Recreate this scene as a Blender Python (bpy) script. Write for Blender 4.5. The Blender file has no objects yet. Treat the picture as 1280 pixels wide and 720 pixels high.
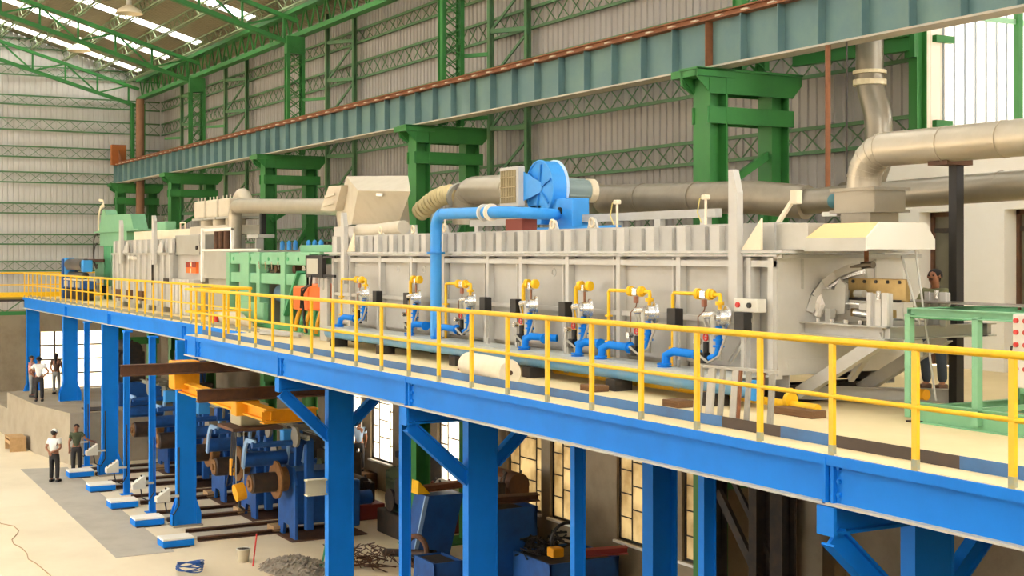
import bpy, bmesh, math, random
from mathutils import Vector, Matrix
random.seed(7)
S = bpy.context.scene
COL = S.collection
# ------------------------------------------------------------------ camera
PZ = 5.8            # level of the mezzanine deck
cd = bpy.data.cameras.new('camera'); cam = bpy.data.objects.new('camera', cd); COL.objects.link(cam)
cd.sensor_width = 36.0; cd.lens = 36.0 * 1700 / 1280; cd.shift_y = -42 / 1280
cd.clip_start = 0.1; cd.clip_end = 800
cam.location = (0, 0, 7.74)
A = math.radians(29.1975)
cam.rotation_euler = (math.pi / 2, 0, math.pi / 2 - A)
S.camera = cam
# ------------------------------------------------------------------ world, sun, exposure
w = bpy.data.worlds.new('sky'); S.world = w; w.use_nodes = True
bg = w.node_tree.nodes['Background']; bg.inputs[0].default_value = (0.97, 0.985, 1.0, 1); bg.inputs[1].default_value = 11.5
S.view_settings.view_transform = 'Standard'; S.view_settings.look = 'None'
S.view_settings.gamma = 1; S.view_settings.use_curve_mapping = False
S.view_settings.exposure = 0.0
S.cycles.max_bounces = 10; S.cycles.diffuse_bounces = 5; S.cycles.transmission_bounces = 6
S.cycles.use_denoising = True
# ------------------------------------------------------------------ materials
def lin(h):
    c = [int(h[i:i + 2], 16) / 255 for i in (0, 2, 4)]
    return tuple(x / 12.92 if x <= .04045 else ((x + .055) / 1.055) ** 2.4 for x in c) + (1,)
MATS = {}
def mat(name, hexc, rough=.5, metal=0.0, dirt=None, amt=.35, scale=2.5, bump=0.0, bscale=30, stretch=None, spec=.4):
    if name in MATS: return MATS[name]
    m = bpy.data.materials.new(name); m.use_nodes = True; n = m.node_tree.nodes; l = m.node_tree.links
    b = n['Principled BSDF']; b.inputs['Roughness'].default_value = rough; b.inputs['Metallic'].default_value = metal
    b.inputs['Specular IOR Level'].default_value = spec
    c = lin(hexc); b.inputs['Base Color'].default_value = c
    if dirt or bump:
        tc = n.new('ShaderNodeTexCoord'); src = tc.outputs['Object']
        if stretch:
            mp = n.new('ShaderNodeMapping'); mp.inputs['Scale'].default_value = stretch
            l.new(src, mp.inputs['Vector']); src = mp.outputs['Vector']
    if dirt:
        t = n.new('ShaderNodeTexNoise'); t.inputs['Scale'].default_value = scale; t.inputs['Detail'].default_value = 6
        t.inputs['Roughness'].default_value = .65
        l.new(src, t.inputs['Vector'])
        r = n.new('ShaderNodeMapRange'); r.inputs[1].default_value = .42; r.inputs[2].default_value = .75
        r.inputs[3].default_value = 0; r.inputs[4].default_value = amt
        l.new(t.outputs['Fac'], r.inputs[0])
        x = n.new('ShaderNodeMix'); x.data_type = 'RGBA'
        x.inputs[6].default_value = c; x.inputs[7].default_value = lin(dirt)
        l.new(r.outputs[0], x.inputs[0]); l.new(x.outputs[2], b.inputs['Base Color'])
    if bump:
        t2 = n.new('ShaderNodeTexNoise'); t2.inputs['Scale'].default_value = bscale; t2.inputs['Detail'].default_value = 4
        l.new(src, t2.inputs['Vector'])
        bp = n.new('ShaderNodeBump'); bp.inputs['Strength'].default_value = bump; bp.inputs['Distance'].default_value = .02
        l.new(t2.outputs['Fac'], bp.inputs['Height']); l.new(bp.outputs[0], b.inputs['Normal'])
    MATS[name] = m; return m
def trans_mat(name, hexc, thru=.55, clear=0.0, dirt=None, scale=2.5):
    m = bpy.data.materials.new(name); m.use_nodes = True; n = m.node_tree.nodes; l = m.node_tree.links
    n.clear(); o = n.new('ShaderNodeOutputMaterial')
    d = n.new('ShaderNodeBsdfDiffuse'); t = n.new('ShaderNodeBsdfTranslucent'); x = n.new('ShaderNodeMixShader')
    d.inputs[0].default_value = lin(hexc); t.inputs[0].default_value = lin(hexc); x.inputs[0].default_value = thru
    l.new(d.outputs[0], x.inputs[1]); l.new(t.outputs[0], x.inputs[2]); last = x
    if dirt:
        tc = n.new('ShaderNodeTexCoord'); nz = n.new('ShaderNodeTexNoise'); nz.inputs['Scale'].default_value = scale; nz.inputs['Detail'].default_value = 5
        l.new(tc.outputs['Object'], nz.inputs['Vector'])
        r = n.new('ShaderNodeMapRange'); r.inputs[1].default_value = .4; r.inputs[2].default_value = .62; l.new(nz.outputs['Fac'], r.inputs[0])
        c = n.new('ShaderNodeMix'); c.data_type = 'RGBA'; c.inputs[6].default_value = lin(hexc); c.inputs[7].default_value = lin(dirt)
        l.new(r.outputs[0], c.inputs[0]); l.new(c.outputs[2], d.inputs[0]); l.new(c.outputs[2], t.inputs[0])
    if clear:
        p = n.new('ShaderNodeBsdfTransparent'); y = n.new('ShaderNodeMixShader'); y.inputs[0].default_value = clear
        l.new(x.outputs[0], y.inputs[1]); l.new(p.outputs[0], y.inputs[2]); last = y
    l.new(last.outputs[0], o.inputs[0]); return m
BLUE = mat('blue_paint', '0F7EDE', .55, dirt='1262AC', amt=.3, scale=1.2, spec=.2)
BLUE2 = mat('machine_blue', '1E559C', .5, dirt='1E2E40', amt=.6, scale=2.2)
PIPEBLUE = mat('light_blue_paint', '3D9BE6', .4, dirt='3A7EB8', amt=.3)
HEADBLUE = mat('dusty_blue_paint', '5F97BC', .5, dirt='9AA8A6', amt=.5)
DUSTY = mat('dusty_flange', 'C9C2AE', .8, dirt='8EA3B4', amt=.6, scale=1.5)
YEL = mat('yellow_paint', 'F5C21A', .42, dirt='C98F14', amt=.35, scale=6)
YELD = mat('crane_yellow', 'F0A818', .5, dirt='B87A18', amt=.4)
GREEN = mat('green_steel', '387E3A', .5, dirt='2A5C34', amt=.5, scale=1.0)
GREEND = mat('green_girt', '4F7A50', .6, dirt='66704E', amt=.6, scale=1.5)
MINT = mat('mint_machine_paint', '82B98F', .45, dirt='6FA57E', amt=.4)
MINTD = mat('deep_green_machine_paint', '4FA36E', .5, dirt='3D7C58', amt=.5)
GIRD = mat('grey_blue_steel', '5E7C7C', .55, dirt='74907F', amt=.7, scale=.9)
RUST = mat('rusty_steel', '8A5838', .8, dirt='63402A', amt=.7, scale=4)
RUSTD = mat('dark_rusty_steel', '5A4030', .75, dirt='7A5030', amt=.7, scale=5)
SILV = mat('aluminium_paint', 'B5B3AB', .5, dirt='A39E90', amt=.5, scale=1.6)
SILVR = mat('aluminium_paint_ribs', 'C3C1B9', .5, dirt='BDB6A6', amt=.5, scale=2.5)
STEEL = mat('bare_sheet_steel', 'B3B1A6', .42, metal=.25, dirt='A09A8A', amt=.5, scale=1.2)
CHROME = mat('polished_fitting', 'D5D5D2', .25, metal=.85)
CREAM = mat('cream_sheet', 'EBDDBF', .6, dirt='DCCBA6', amt=.4)
HOODM = mat('hood_sheet', 'CDC3AD', .6, dirt='B5A98F', amt=.45)
DUCT = mat('galvanised_duct', '8F8776', .32, metal=.45, dirt='776F5E', amt=.5, scale=1.5)
DUCTL = mat('light_galvanised_duct', 'B8AE99', .34, metal=.4, dirt='978D78', amt=.4, scale=1.5)
FLEX = mat('flexible_duct_cloth', 'E3D2A0', .9, dirt='B59F66', amt=.5, bump=.4, bscale=14)
CLAD_DIM = mat('cladding_sheet_dim', 'A39E97', .6, dirt='8E8880', amt=.4, scale=.6)  # back wall copy of the sheet, its weaker light put into the colour
CLAD_LIT = mat('cladding_sheet_lit', 'C7C3BD', .6, dirt='B2ADA4', amt=.4, scale=.6)  # same sheet as the back wall, lightened for the light it gets
ROOFM = mat('roof_sheet', '93876F', .6, dirt='786C55', amt=.6, scale=.7)
WHITE = mat('white_plaster', 'F2EEE2', .8, dirt='E3DCC8', amt=.4, scale=.8)
CONC = mat('concrete_render', '9A8C74', .9, dirt='74664F', amt=.7, scale=.9, bump=.2)
PLIN = mat('plinth_concrete', 'A89C86', .9, dirt='8C806A', amt=.6, scale=1.2, bump=.2)
FLOORD = mat('low_bounce_concrete', '55504A', .8, dirt='3E3A34', amt=.6, scale=.6)  # darkened to cut light bouncing up under the deck
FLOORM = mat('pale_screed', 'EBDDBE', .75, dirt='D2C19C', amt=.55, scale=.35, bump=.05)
STRIPM = mat('grey_cement', 'B9B2A2', .85, dirt='9C9484', amt=.6, scale=.8)
DECKM = mat('deck_screed', 'EED9A9', .8, dirt='DDC48C', amt=.55, scale=.6, bump=.08)
BLACK = mat('black_plastic', '23211F', .5)
DARK = mat('dark_machinery', '33302C', .7, dirt='5A4632', amt=.6, scale=5)
GREYB = mat('light_grey_box', 'D3D0C2', .5, dirt='B8B29C', amt=.3)
RED = mat('red_paint', 'C8352C', .45)
ORANGE = mat('orange_paint', 'F0702A', .45, dirt='D05A20', amt=.3)
COPPER = mat('copper_tube', '8C6248', .4, metal=.5)
HOSE = mat('grey_hose', 'A5A294', .6)
WOOD = mat('rough_timber', '7A5A3C', .85, dirt='4C3724', amt=.6, scale=8, stretch=(1, 12, 12))
PALEW = mat('pale_timber', 'B9976A', .85, dirt='8E6E46', amt=.5, scale=6)
SKIN = mat('skin', '98674C', .6)
HAIR = mat('black_hair', '1A1614', .7)
GLASSY = mat('dark_door_glass', '6E6A58', .15, dirt='5A5646', amt=.3, spec=.6)
DRUM = mat('worn_steel_drum', '3A302A', .55, metal=.2, dirt='5E4430', amt=.6, scale=6)
DRUMEND = mat('rusted_drum_end', '8A6238', .75, dirt='5E4026', amt=.6, scale=7)
SKYL = trans_mat('translucent_sheet', 'FFFAF0', .75, .25)
WSHEET = trans_mat('translucent_wall_sheet', 'F6EFE6', .42)
PANE = trans_mat('dusty_pane', 'DCCCA2', .4, .06, 'B29C70', 1.3)
PANEB = trans_mat('clean_pane', 'F4E8D0', .6, .5)
# ------------------------------------------------------------------ mesh builder
class MB:
    def __init__(s): s.v = []; s.f = []
    def add(s, vs, fs):
        o = len(s.v); s.v += [tuple(p) for p in vs]; s.f += [tuple(i + o for i in f) for f in fs]; return s
    def box(s, x0, x1, y0, y1, z0, z1):
        return s.add([(x0, y0, z0), (x1, y0, z0), (x1, y1, z0), (x0, y1, z0), (x0, y0, z1), (x1, y0, z1), (x1, y1, z1), (x0, y1, z1)],
              [(0, 3, 2, 1), (4, 5, 6, 7), (0, 1, 5, 4), (1, 2, 6, 5), (2, 3, 7, 6), (3, 0, 4, 7)])
    def cbox(s, c, sx, sy, sz): return s.box(c[0] - sx / 2, c[0] + sx / 2, c[1] - sy / 2, c[1] + sy / 2, c[2] - sz / 2, c[2] + sz / 2)
    def bbox(s, x0, x1, y0, y1, z0, z1, b=.02):        # box with chamfered edges
        bm = bmesh.new(); bmesh.ops.create_cube(bm, size=1)
        for v in bm.verts:
            v.co = ((x0 + x1) / 2 + v.co.x * (x1 - x0), (y0 + y1) / 2 + v.co.y * (y1 - y0), (z0 + z1) / 2 + v.co.z * (z1 - z0))
        bmesh.ops.bevel(bm, geom=bm.edges[:], offset=b, segments=2, affect='EDGES', profile=.5)
        bm.verts.index_update()
        s.add([v.co[:] for v in bm.verts], [[v.index for v in f.verts] for f in bm.faces]); bm.free(); return s
    def bar(s, p, q, a, b=None, up=(0, 0, 1)):          # rectangular bar p->q, a wide across, b along up
        b = b or a; p = Vector(p); q = Vector(q); d = (q - p).normalized(); u = Vector(up)
        if abs(d.dot(u)) > .99: u = Vector((0, 1, 0)) if abs(d.y) < .9 else Vector((1, 0, 0))
        x = d.cross(u).normalized(); u = x.cross(d)
        vs = [c + x * i * a / 2 + u * j * b / 2 for c in (p, q) for i, j in ((-1, -1), (1, -1), (1, 1), (-1, 1))]
        return s.add(vs, [(0, 3, 2, 1), (4, 5, 6, 7), (0, 1, 5, 4), (1, 2, 6, 5), (2, 3, 7, 6), (3, 0, 4, 7)])
    def ib(s, p, q, h, wd, tf=.02, tw=.014, up=(0, 0, 1)):     # I-section from p to q (centre line)
        p = Vector(p); q = Vector(q); d = (q - p).normalized(); u = Vector(up); 
        if abs(d.dot(u)) > .99: u = Vector((0, 1, 0))
        x = d.cross(u).normalized(); u = x.cross(d)
        for o in (h / 2 - tf / 2, -h / 2 + tf / 2): s.bar(p + u * o, q + u * o, wd, tf, u)
        s.bar(p, q, tw, h - 2 * tf, u); return s
    def ch(s, p, q, h, wd, t=.014, up=(0, 0, 1), side=1):      # channel
        p = Vector(p); q = Vector(q); d = (q - p).normalized(); u = Vector(up); x = d.cross(u).normalized() * side; u0 = x.cross(d) * side
        for o in (h / 2 - t / 2, -h / 2 + t / 2): s.bar(p + u0 * o, q + u0 * o, wd, t, u0)
        s.bar(p - x * (wd / 2 - t / 2), q - x * (wd / 2 - t / 2), t, h - 2 * t, u0); return s
    def tube(s, pts, r, n=10, cap=True):
        pts = [Vector(p) for p in pts]; rr = r if isinstance(r, (list, tuple)) else [r] * len(pts)
        vs = []; t0 = None; x = None
        for i, p in enumerate(pts):
            a = pts[max(i - 1, 0)]; b = pts[min(i + 1, len(pts) - 1)]; t = (b - a).normalized()
            if x is None:
                h = Vector((0, 0, 1)) if abs(t.z) < .9 else Vector((1, 0, 0)); x = t.cross(h).normalized()
            else: x = (x - t * x.dot(t)).normalized()
            y = t.cross(x)
            vs += [p + (x * math.cos(2 * math.pi * k / n) + y * math.sin(2 * math.pi * k / n)) * rr[i] for k in range(n)]
        fs = [(i * n + k, i * n + (k + 1) % n, (i + 1) * n + (k + 1) % n, (i + 1) * n + k) for i in range(len(pts) - 1) for k in range(n)]
        if cap: fs += [tuple(range(n - 1, -1, -1)), tuple((len(pts) - 1) * n + k for k in range(n))]
        return s.add(vs, fs)
    def cyl(s, p, q, r, n=16, r2=None): return s.tube([p, q], [r, r if r2 is None else r2], n)
    def disc(s, c, ax, r, t, n=16):
        c = Vector(c); a = Vector(ax).normalized() * t / 2; return s.cyl(c - a, c + a, r, n)
    def prism(s, poly, ax, a, b):                       # polygon in the plane normal to ax, extruded from a to b
        n = len(poly)
        def P(u, v, k): return (k, u, v) if ax == 'x' else (u, k, v) if ax == 'y' else (u, v, k)
        return s.add([P(u, v, a) for u, v in poly] + [P(u, v, b) for u, v in poly],
                     [tuple(range(n - 1, -1, -1)), tuple(range(n, 2 * n))] + [(i, (i + 1) % n, n + (i + 1) % n, n + i) for i in range(n)])
    def mesh(s, name, m, smooth=False):
        me = bpy.data.meshes.new(name); me.from_pydata(s.v, [], s.f)
        bm = bmesh.new(); bm.from_mesh(me); bmesh.ops.recalc_face_normals(bm, faces=bm.faces[:]); bm.to_mesh(me); bm.free()
        if m: me.materials.append(m)
        if smooth:
            me.polygons.foreach_set('use_smooth', [True] * len(me.polygons))
            try: me.set_sharp_from_angle(angle=math.radians(38))
            except Exception: pass
        return me
def arc(c, u, v, r, a0, a1, n=8):
    c = Vector(c); u = Vector(u); v = Vector(v)
    return [c + u * r * math.cos(math.radians(a0 + (a1 - a0) * i / n)) + v * r * math.sin(math.radians(a0 + (a1 - a0) * i / n)) for i in range(n + 1)]
BASE = {}
def base_of(o):
    while o.parent: o = o.parent
    return Vector(BASE.get(o.name, (0, 0, 0)))
def root(name, label, cat, loc=(0, 0, 0), group=None, kind=None):
    o = bpy.data.objects.new(name, None); COL.objects.link(o); o.location = loc; o.empty_display_size = .2
    BASE[o.name] = tuple(loc)
    if label: o['label'] = label
    if cat: o['category'] = cat
    if group: o['group'] = group
    if kind: o['kind'] = kind
    return o
def part(name, mb, m, parent, smooth=False, stuff=False, label=None):   # mesh in world coordinates under a thing or part
    b = base_of(parent)
    mb.v = [(x - b.x, y - b.y, z - b.z) for x, y, z in mb.v]
    o = bpy.data.objects.new(name, mb.mesh(name, m, smooth)); COL.objects.link(o); o.parent = parent
    if stuff: o['kind'] = 'stuff'
    if label: o['label'] = label
    return o
def inst(name, me, loc, parent, rot=None, scale=None):                  # a shared mesh placed under a parent
    o = bpy.data.objects.new(name, me); COL.objects.link(o); o.parent = parent
    o.location = Vector(loc) - base_of(parent)
    if rot: o.rotation_euler = rot
    if scale: o.scale = scale
    return o
def single(name, mb, m, label, cat, loc=None, group=None, smooth=False, kind=None):
    if loc is None:
        xs = list(zip(*mb.v)); loc = ((min(xs[0]) + max(xs[0])) / 2, (min(xs[1]) + max(xs[1])) / 2, min(xs[2]))
    mb.v = [(x - loc[0], y - loc[1], z - loc[2]) for x, y, z in mb.v]
    o = bpy.data.objects.new(name, mb.mesh(name, m, smooth)); COL.objects.link(o); o.location = loc; BASE[o.name] = tuple(loc)
    if label: o['label'] = label
    if cat: o['category'] = cat
    if group: o['group'] = group
    if kind: o['kind'] = kind
    return o
def struct(name, mb, m, smooth=False): return single(name, mb, m, None, None, (0, 0, 0), None, smooth, 'structure')
def dup(r, loc, label, rotz=None):
    c = r.copy(); COL.objects.link(c); c.location = loc; BASE[c.name] = tuple(loc); c['label'] = label
    if rotz is not None: c.rotation_euler = (0, 0, rotz)
    for ch in list(r.children):
        k = ch.copy(); COL.objects.link(k); k.parent = c
        for g in list(ch.children):
            h = g.copy(); COL.objects.link(h); h.parent = k
    return c
# ================================================================== THE HALL
XE = -68.5; YB = 18.15; XC = -17.45       # end wall, back wall, corner where the annex opens
def roofz(y): return 16.75 + .29 * (16.5 - y)
# floor, ground outside
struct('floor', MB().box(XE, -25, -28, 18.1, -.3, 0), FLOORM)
struct('floor_dark', MB().box(-25, 16, -28, 18.1, -.3, -.001), FLOORD)  # mostly out of view, kept dark so little light bounces off it
struct('wall_unseen_shade', MB().box(2, 2.2, 9.3, 18, 0, 5.6), CONC)  # unseen wall added to keep light out from under the deck
single('ground', MB().box(-160, 120, -160, 160, -.6, -.32), mat('earth', 'C9AE86', .95, dirt='A98A62', amt=.6, scale=.2), None, None, (0, 0, 0), None, False, 'structure')
struct('floor_strip', MB().prism([(-51.4, 8.45), (-35.2, 8.1), (-35.2, 9.6), (-51.0, 10.0)], 'z', .0, .012), STRIPM)
# cladding sheets: 1 m wide, four ribs each
def clad_mesh(name, z0, z1, m):
    prof = []
    for k in range(4):
        b = k * .25
        prof += [(b, 0), (b + .17, 0), (b + .19, -.035), (b + .23, -.035), (b + .25, 0)]
    vs = [(x, y, z) for z in (z0, z1) for x, y in prof]; n = len(prof)
    mb = MB(); mb.add(vs, [(i, i + 1, n + i + 1, n + i) for i in range(n - 1)])
    return mb.mesh(name, m)
ZG = [(15.36, 14.93), (14.26, 13.72), (12.92, 12.42), (11.69, 11.2), (10.19, 9.72), (8.70, 8.23), (7.40, 6.95), (6.3, 5.9)]
# back wall
wb = root('wall_back', None, None, (0, YB, 0), kind='structure')
cm = clad_mesh('sheet', 4.4, 16.9, CLAD_DIM)
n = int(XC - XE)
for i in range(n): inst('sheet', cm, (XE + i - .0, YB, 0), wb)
def girt_line(parent, p, q, zt, zb, off, m=GREEND, step=.62):
    p = Vector(p); q = Vector(q); d = (q - p); L = d.length; d.normalize(); o = Vector(off)
    g = MB()
    for z in (zt, zb):
        g.bar(p + o + Vector((0, 0, z)), q + o + Vector((0, 0, z)), .07, .07)
    go = part('girt', g, m, parent)
    la = MB(); k = int(L / step)
    for i in range(k):
        a = p + o + d * (L * i / k); b = p + o + d * (L * (i + 1) / k)
        za, zb2 = (zt, zb) if i % 2 else (zb, zt)
        la.bar(a + Vector((0, 0, za)), b + Vector((0, 0, zb2)), .022)
        la.bar(a + Vector((0, .02, zb2)), b + Vector((0, .02, za)), .018)
    part('lacing', la, m, go, stuff=True)
for zt, zb in ZG[:7]: girt_line(wb, (XE + .2, YB, 0), (XC, YB, 0), zt, zb, (0, -.16, 0))
struct('wall_back_lower_left', MB().box(XE, -44.2, 18, 18.3, 0, 4.6), CONC)
# lower back wall with windows (openings) from X=-44.2 to the annex
WIN = [(-44.1, -42.6), (-41.9, -40.1), (-37.9, -37.3), (-36.8, -35.1), (-32.5, -30.65), (-30.2, -28.55), (-27.1, -25.35), (-24.5, -23.45)]
sill, head = .95, 3.75
mb = MB(); x = -44.2
for a, b in WIN:
    mb.box(x, a, 18, 18.3, 0, 4.6); mb.box(a, b, 18, 18.3, 0, sill); mb.box(a, b, 18, 18.3, head, 4.6); x = b
mb.box(x, -23.2, 18, 18.3, 0, 4.6); mb.box(-23.2, -20.7, 18, 18.3, 3.9, 4.6); mb.box(-20.7, -19.95, 18, 18.3, 0, 4.6)
mb.box(-19.95, -18.6, 18, 18.3, 2.15, 4.6); mb.box(-18.6, 16, 18, 18.3, 0, 4.6)
struct('wall_back_lower', mb, CONC)
struct('recess', MB().box(-23.6, -18.2, 22, 22.2, 0, 4.6).box(-23.8, -23.6, 18.3, 22.2, 0, 4.6).box(-18.2, -18.0, 18.3, 22.2, 0, 4.6).box(-23.8, -18, 18.3, 22.2, 4.6, 4.7), CONC)
for i, (a, b) in enumerate(WIN):
    wr = root('window_%d' % (i + 1), None, None, ((a + b) / 2, 18.1, sill), kind='structure')
    part('frame', MB().box(a, a + .05, 18.08, 18.14, sill, head).box(b - .05, b, 18.08, 18.14, sill, head).box(a, b, 18.08, 18.14, sill, sill + .05).box(a, b, 18.08, 18.14, head - .05, head), DARK, wr)
    part('sill', MB().box(a - .05, b + .05, 17.92, 18.05, sill - .06, sill), WHITE, wr)
    nx = max(1, round((b - a) / .55)); cols = [a + (b - a) * k / nx for k in range(nx + 1)]
    if nx == 3: cols = [a, a + (b - a) * .3, a + (b - a) * .78, b]
    for k in range(nx):
        zs = [sill + j * (head - sill) / 5 + (.22 if k % 2 and 0 < j < 5 else 0) for j in range(6)]
        for j in range(5):
            part('pane', MB().box(cols[k] + .012, cols[k + 1] - .012, 18.105, 18.115, zs[j] + .012, zs[j + 1] - .012), PANE if b > -33 else PANEB, wr)
            if j: part('glazing_bar', MB().box(cols[k], cols[k + 1], 18.085, 18.13, zs[j] - .014, zs[j] + .014), DARK, wr)
        if k: part('glazing_bar', MB().box(cols[k] - .014, cols[k] + .014, 18.085, 18.13, sill, head), DARK, wr)
# end wall: sheets above, concrete below with the tall steel windows
we = root('wall_left', None, None, (XE, 8, 0), kind='structure')
cme = clad_mesh('sheet', 5.1, 21.0, CLAD_LIT)
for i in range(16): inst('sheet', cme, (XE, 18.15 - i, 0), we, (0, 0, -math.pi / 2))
part('far_sheeting', MB().box(XE - .05, XE, -28, 2.2, 5.1, 22.5), CLAD_LIT, we)
for zt, zb in ZG[:7] + [(16.8, 16.35), (18.1, 17.65)]: girt_line(we, (XE, 1.5, 0), (XE, 17.9, 0), zt, zb, (.16, 0, 0))
mb = MB()
EW = [(11.5, 13.55), (13.85, 15.75)]
mb.box(XE - .3, XE, -28, 11.5, 0, 5.1); mb.box(XE - .3, XE, 15.75, 18.3, 0, 5.1); mb.box(XE - .3, XE, 11.5, 15.75, 4.0, 5.1)
mb.box(XE - .3, XE, 11.5, 15.75, 0, 1.25); mb.box(XE - .3, XE, 13.55, 13.85, 1.2, 4.0)
struct('wall_left_lower', mb, CONC)
for i, (a, b) in enumerate(EW):
    wr = root('window_%d' % (i + 9), None, None, (XE, (a + b) / 2, 1.2), kind='structure')
    for k in range(4):
        y = a + (b - a) * k / 3
        part('glazing_bar', MB().box(XE - .2, XE - .16, y - .035, y + .035, 1.2, 4), DARK, wr)
        if k < 3:
            for j in range(4):
                z0 = 1.25 + j * .69
                part('pane', MB().box(XE - .185, XE - .175, y + .02, y + (b - a) / 3 - .02, z0 + .02, z0 + .67), PANEB, wr)
                if j: part('glazing_bar', MB().box(XE - .2, XE - .16, y, y + (b - a) / 3, z0 - .035, z0 + .035), DARK, wr)
# unseen walls around the viewer, shaped for the light, and the annex
struct('wall_right_unseen_upper', MB().box(16.05, 16.1, -28, 18, 7, 17), WSHEET)  # unseen translucent wall added to brighten the right end of the deck
struct('wall_right_unseen', MB().box(16, 16.2, -28, 32, 0, 7), mat('unseen_dark_cladding', '6E6A5C', .7))  # unseen wall, coloured dark to weaken light on faces turned to it
struct('wall_front_unseen', MB().box(-30, 16, -28.2, -28, -.3, 7.5).box(-70, -66, -28.2, -28, -.3, 7.5), CLAD_DIM)  # unseen side wall, left open at one bay to light the floor
struct('wall_front_unseen_upper', MB().box(-70, 16, -28.1, -28.05, 7.5, 17.5), WSHEET)  # unseen translucent band added as soft side light
struct('ceiling_annex_unseen', MB().box(XC - .1, 16, 18.3, 32, 15.0, 15.2), CLAD_DIM)  # annex roof out of view, added to keep open sky light off
struct('wall_annex_back', MB().box(XC, 16, 32, 32.2, -.3, 14), WHITE)
wa = root('wall_annex', None, None, (XC, 18.15, 0), kind='structure')
wm = clad_mesh('translucent_sheet', 9.0, 15.0, WSHEET)
for i in range(13): inst('translucent_sheet', wm, (XC + .05, 19.15 + i, 0), wa, (0, 0, -math.pi / 2))
sm = MB().box(0, .03, -.012, .012, 9, 15).mesh('lap_seam', mat('seam_grey', '9DA7AC', .6))
for i in range(48): inst('lap_seam', sm, (XC + .06, 18.5 + i * .27, 0), wa)
for z in (9.98, 12.02, 14.0):
    part('girt', MB().box(XC + .06, XC + .14, 18.3, 31, z - .045, z + .045), mat('pale_green_steel', '9CCBA0', .5), wa)
for y in (20.35, 23.0, 25.6):
    part('post', MB().box(XC + .08, XC + .2, y - .06, y + .06, 9, 15), GREEN, wa)
for z, l in ((11.55, .45), (10.05, .4)):
    part('stub_bracket', MB().box(XC + .1, XC + .2, 18.2, 18.2 + l, z - .06, z + .06), GREEN, wa)
part('corner_gap_sheet', MB().box(XC, XC + .03, 18.15, 18.6, 8.6, 15), WSHEET, wa)
# white room on the deck, under the translucent wall
DO = [(-17.42, -16.42), (-15.55, -14.55)]
mb = MB(); x = -18.25
for a, b in DO:
    mb.box(x, a, YB - .2, YB + .25, PZ, 9.55); mb.box(a, b, YB - .2, YB + .25, 8.48, 9.55); x = b
mb.box(x, 10, YB - .2, YB + .25, PZ, 9.55)
struct('wall_white_room', mb, WHITE)
struct('ceiling_white_room', MB().box(XC, 10, YB, 26, 9.55, 9.7).box(XC, 10, 25.8, 26, PZ, 9.55), WHITE)
for i, (a, b) in enumerate(DO):
    d = root('door_%d' % (i + 1), None, None, ((a + b) / 2, YB + .1, PZ), kind='structure')
    part('frame', MB().box(a, a + .07, YB + .08, YB + .2, PZ, 8.48).box(b - .07, b, YB + .08, YB + .2, PZ, 8.48).box(a, b, YB + .08, YB + .2, 8.4, 8.48), RUSTD, d)
    part('leaf', MB().box(a + .07, b - .07, YB + .13, YB + .17, PZ, 8.4), GLASSY, d)
    part('rail', MB().box(a + .07, b - .07, YB + .1, YB + .18, 8.12, 8.2), DARK, d)
# ------------------------------------------------------------------ roof
ce = root('ceiling', None, None, (0, 17, 16), kind='structure')
def roof_sheet(name, w_, y0, y1, m):
    prof = []; k = max(1, round(w_ / .25)); st = w_ / k
    for i in range(k): prof += [(i * st, 0), (i * st + st * .68, 0), (i * st + st * .76, .035), (i * st + st * .92, .035), ((i + 1) * st, 0)]
    nn = len(prof); mb = MB()
    mb.add([(x, y, roofz(y) + z) for y in (y0, y1) for x, z in prof], [(i, i + 1, nn + i + 1, nn + i) for i in range(nn - 1)])
    return mb.mesh(name, m)
RS = roof_sheet('roof_sheet', 1.0, 18.4, -4, ROOFM); RT = roof_sheet('skylight_sheet', 1.0, 16.6, -4, SKYL); RB = roof_sheet('eave_sheet', 1.0, 18.4, 16.6, ROOFM)
SKX = [-67.0, -62.0, -57.0, -50.9, -45.0, -39.0, -33.0, -27.0, -21.0, -15.0, -9.0, -3.0, 3.0, 9.0]
cells = [XE + i for i in range(85)]
sk = set(min(cells, key=lambda c: abs(c - s)) for s in SKX)
for x in cells:
    if x in sk: inst('skylight_sheet', RT, (x, 0, 0), ce); inst('eave_sheet', RB, (x, 0, 0), ce)
    else: inst('roof_sheet', RS, (x, 0, 0), ce)
# far slope, never in view; its skylights are added for more top light
mb = MB()
def far(y): return roofz(-4) - .29 * (-4 - y)
for x in SKX: pass
xs = XE
for s in SKX + [16.5]:
    if s > xs: mb.add([(xs, -4, far(-4)), (s, -4, far(-4)), (s, -28, far(-28)), (xs, -28, far(-28))], [(0, 1, 2, 3)])
    xs = s + 1.0
part('far_slope', mb, ROOFM, ce)
mb = MB()
for s in SKX: mb.add([(s, -4, far(-4)), (s + 1, -4, far(-4)), (s + 1, -28, far(-28)), (s, -28, far(-28))], [(0, 1, 2, 3)])
part('far_skylight_added', mb, SKYL, ce)
# purlins: lattice, along X
PUR = mat('purlin_paint', '7C8A66', .6)
for i in range(9):
    y = 16.2 - 1.5 * i; z = roofz(y) - .12
    p = part('purlin', MB().bar((XE, y, z), (-16, y, z), .06, .06).bar((XE, y + .0, z - .42), (-16, y, z - .42), .06, .06).bar((XE, y + .14, z - .42), (-16, y + .14, z - .42), .04, .04), PUR, ce)
    la = MB(); k = 84; L = -16 - XE
    for j in range(k):
        a = XE + L * j / k; b = XE + L * (j + 1) / k
        la.bar((a, y, z - (.42 if j % 2 else 0)), (b, y, z - (0 if j % 2 else .42)), .025)
        la.bar((a, y, z), (a, y + .14, z - .42), .02)
    part('lacing', la, PUR, p, stuff=True)
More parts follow.
